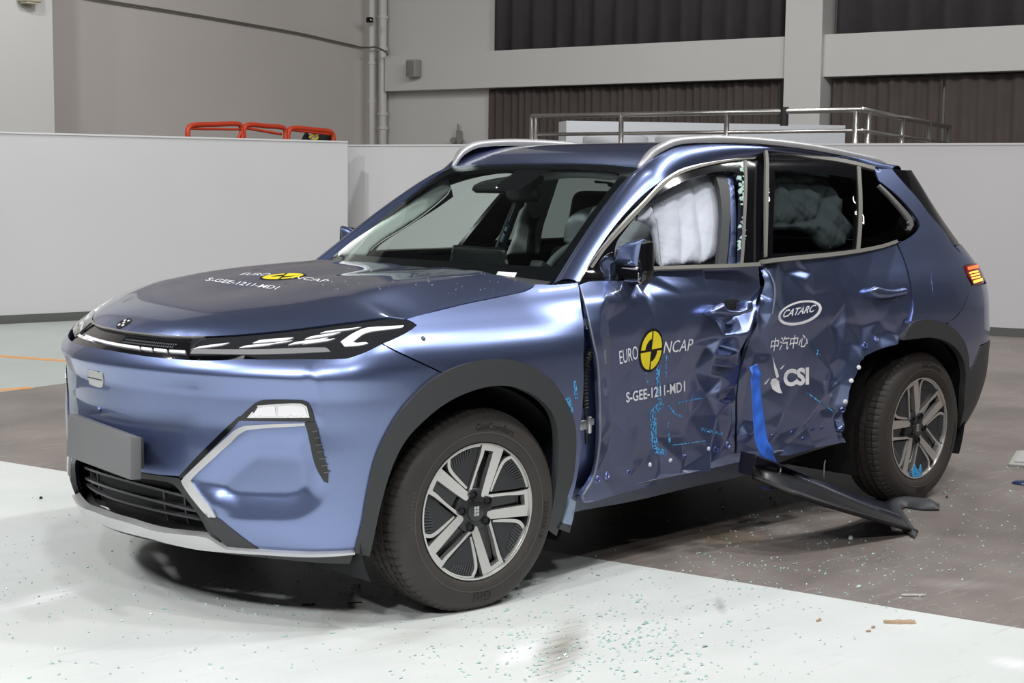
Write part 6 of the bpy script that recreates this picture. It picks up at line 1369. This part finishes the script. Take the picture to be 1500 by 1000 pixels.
splinter(1318, 913, .105, .034, -.72, 'largest brown wood splinter, on pale floor near the right edge of the paint', h=.008)
splinter(1279, 920, .022, .012, .3, 'small brown wood chip just left of the large splinter')
splinter(1272, 926, .016, .010, -.4, 'tiny brown wood chip lowest left of the large splinter')
splinter(1199, 910, .026, .012, .2, 'brown wood crumb on pale floor below the sill cover')
splinter(1338, 873, .085, .010, -.75, 'thin pale sliver on brown concrete near the paint edge', mat('pale_sliver', (.62, .58, .54), .7))
splinter(1246, 790, .026, .020, .5, 'white plastic chip on concrete below the sill cover', mat('white_chip', (.8, .8, .8), .4), .012, 'plastic_chip', 'chip')
splinter(1387, 729, .012, .010, .5, 'black crumb on concrete right of the sill cover end', BLK, .008, 'plastic_chip', 'chip')
splinter(452, 887, .045, .012, -.7, 'black plastic sliver in the shadow under the front bumper', BLK, .006, 'plastic_chip', 'chip')
splinter(520, 884, .05, .010, -.55, 'thin dark sliver on the floor left of the front tyre', BLK, .004, 'plastic_chip', 'chip')
splinter(60, 731, .014, .012, .3, 'small black stone on pale floor left of the bumper', BLK, .010, 'plastic_chip', 'chip')
# crumbs of side-window glass strewn over the floor
protos = []
for i in range(6):
    bm = bmesh.new(); rg = np.random.default_rng(100+i)
    pts = rg.uniform(-1, 1, (9, 3))*[1, .8, .55]
    for p in pts: bm.verts.new(p)
    r = bmesh.ops.convex_hull(bm, input=bm.verts); bmesh.ops.delete(bm, geom=[g for g in r['geom_interior'] if isinstance(g, bmesh.types.BMVert)], context='VERTS')
    z0 = min(v.co.z for v in bm.verts)
    for v in bm.verts: v.co.z -= z0
    me = bpy.data.meshes.new('glass_crumb'); bm.to_mesh(me); bm.free(); me.materials.append(SHARDM); protos.append(me)
rg = np.random.default_rng(21); spots = []
def scat(n, u0, u1, v0, v1, s0, s1, cu=None, cv=None, sg=None):
    k = 0; n = int(n*1.35); s0 *= 1.15; s1 *= 1.22
    while k < n:
        if cu is None: u, v = rg.uniform(u0, u1), rg.uniform(v0, v1)
        else: u, v = rg.normal(cu, sg[0]), rg.normal(cv, sg[1])
        if not (u0 <= u <= u1 and v0 <= v <= v1): continue
        if v < 905-.0002*0 and 540 < u < 815 and v < 890-abs(u-665)*.35: continue      # not in the tyre
        d = ray([(u, v)])[0]; t = -CAM[2]/d[2]; p = CAM+t*d
        # nothing may stand between the camera and the crumb's spot: keep clear of the car's own footprint outline
        spots.append((p[0], p[1], rg.uniform(s0, s1)*(1.7 if rg.random() < .06 else 1))); k += 1
scat(330, 560, 1320, 820, 1000, .0028, .0062, 880, 930, (170, 55))
scat(110, 700, 1160, 870, 1000, .003, .0068, 870, 950, (120, 34))
scat(170, 0, 640, 780, 1000, .0028, .0058)
scat(60, 0, 330, 720, 880, .0025, .005)
scat(260, 860, 1500, 745, 900, .0026, .0055, 1200, 820, (170, 45))
scat(170, 1000, 1500, 700, 840, .0028, .0058)
scat(120, 300, 620, 810, 905, .0025, .005)
scat(60, 1050, 1500, 600, 740, .003, .006, 1330, 700, (120, 35))
# ring of ground inside the wheels and the sill cover is left free
def free(x, y):
    for cx in (0, 2.755):
        if abs(x-cx) < .17 and -.03 < y < .25: return False
    for i in range(0, n_, 3):
        if (x-b_[i][0])**2+(y-b_[i][1])**2 < .0016 or (x-t_[i][0])**2+(y-t_[i][1])**2 < .003: return False
    return not inpoly(np.array([(x, y)]), fp)[0]
spots = [s for s in spots if free(s[0], s[1])]
spots.sort(key=lambda s: -s[2]/math.hypot(s[0]-CAM[0], s[1]-CAM[1]))
def ground(x, y): return .0022 if x < edge(y) and y < 9 else .0003
for i, (x, y, s) in enumerate(spots[:290]):
    o = bpy.data.objects.new('glass_crumb', protos[i % 6]); COL.objects.link(o); o.location = (x, y, ground(x, y)); o.scale = (s, s*rg.uniform(.7, 1.1), s); o.rotation_euler = (0, 0, rg.uniform(0, 6.3))
    o['label'] = 'larger pale green crumb of broken window glass lying on the hall floor'; o['category'] = 'glass crumb'; o['group'] = 'larger glass crumbs on the floor'
V = []; F = []
for i, (x, y, s) in enumerate(spots[290:]):
    me = protos[i % 6]; a = rg.uniform(0, 6.3); ca, sa = math.cos(a), math.sin(a); b = len(V); z = ground(x, y)
    V += [(x+s*(v.co.x*ca-v.co.y*sa), y+s*(v.co.x*sa+v.co.y*ca), z+s*v.co.z) for v in me.vertices]; F += [tuple(k+b for k in p.vertices) for p in me.polygons]
o = mk('glass_grit', V, F, SHARDM, smooth=False); tag(o, 'fine pale green glass grit strewn over the floor round the car', 'glass grit', kind='stuff')
# small lie of crumbs on hood, cowl and front tyre
V = []; F = []
for i in range(46):
    u, v = rg.uniform(470, 760), rg.uniform(392, 432); q = inv_hood([(u, v)]); P, nn2 = ch_hood(q); P = P[0]+nn2[0]*.001; s = rg.uniform(.0012, .0026); me = protos[i % 6]; b = len(V)
    V += [tuple(P+s*np.array(vv.co)) for vv in me.vertices]; F += [tuple(k+b for k in p.vertices) for p in me.polygons]
o = mk('glass_dust', V, F, mat('white_glass_dust', (.75, .8, .8), .3), HOOD, smooth=False); o['kind'] = 'stuff'
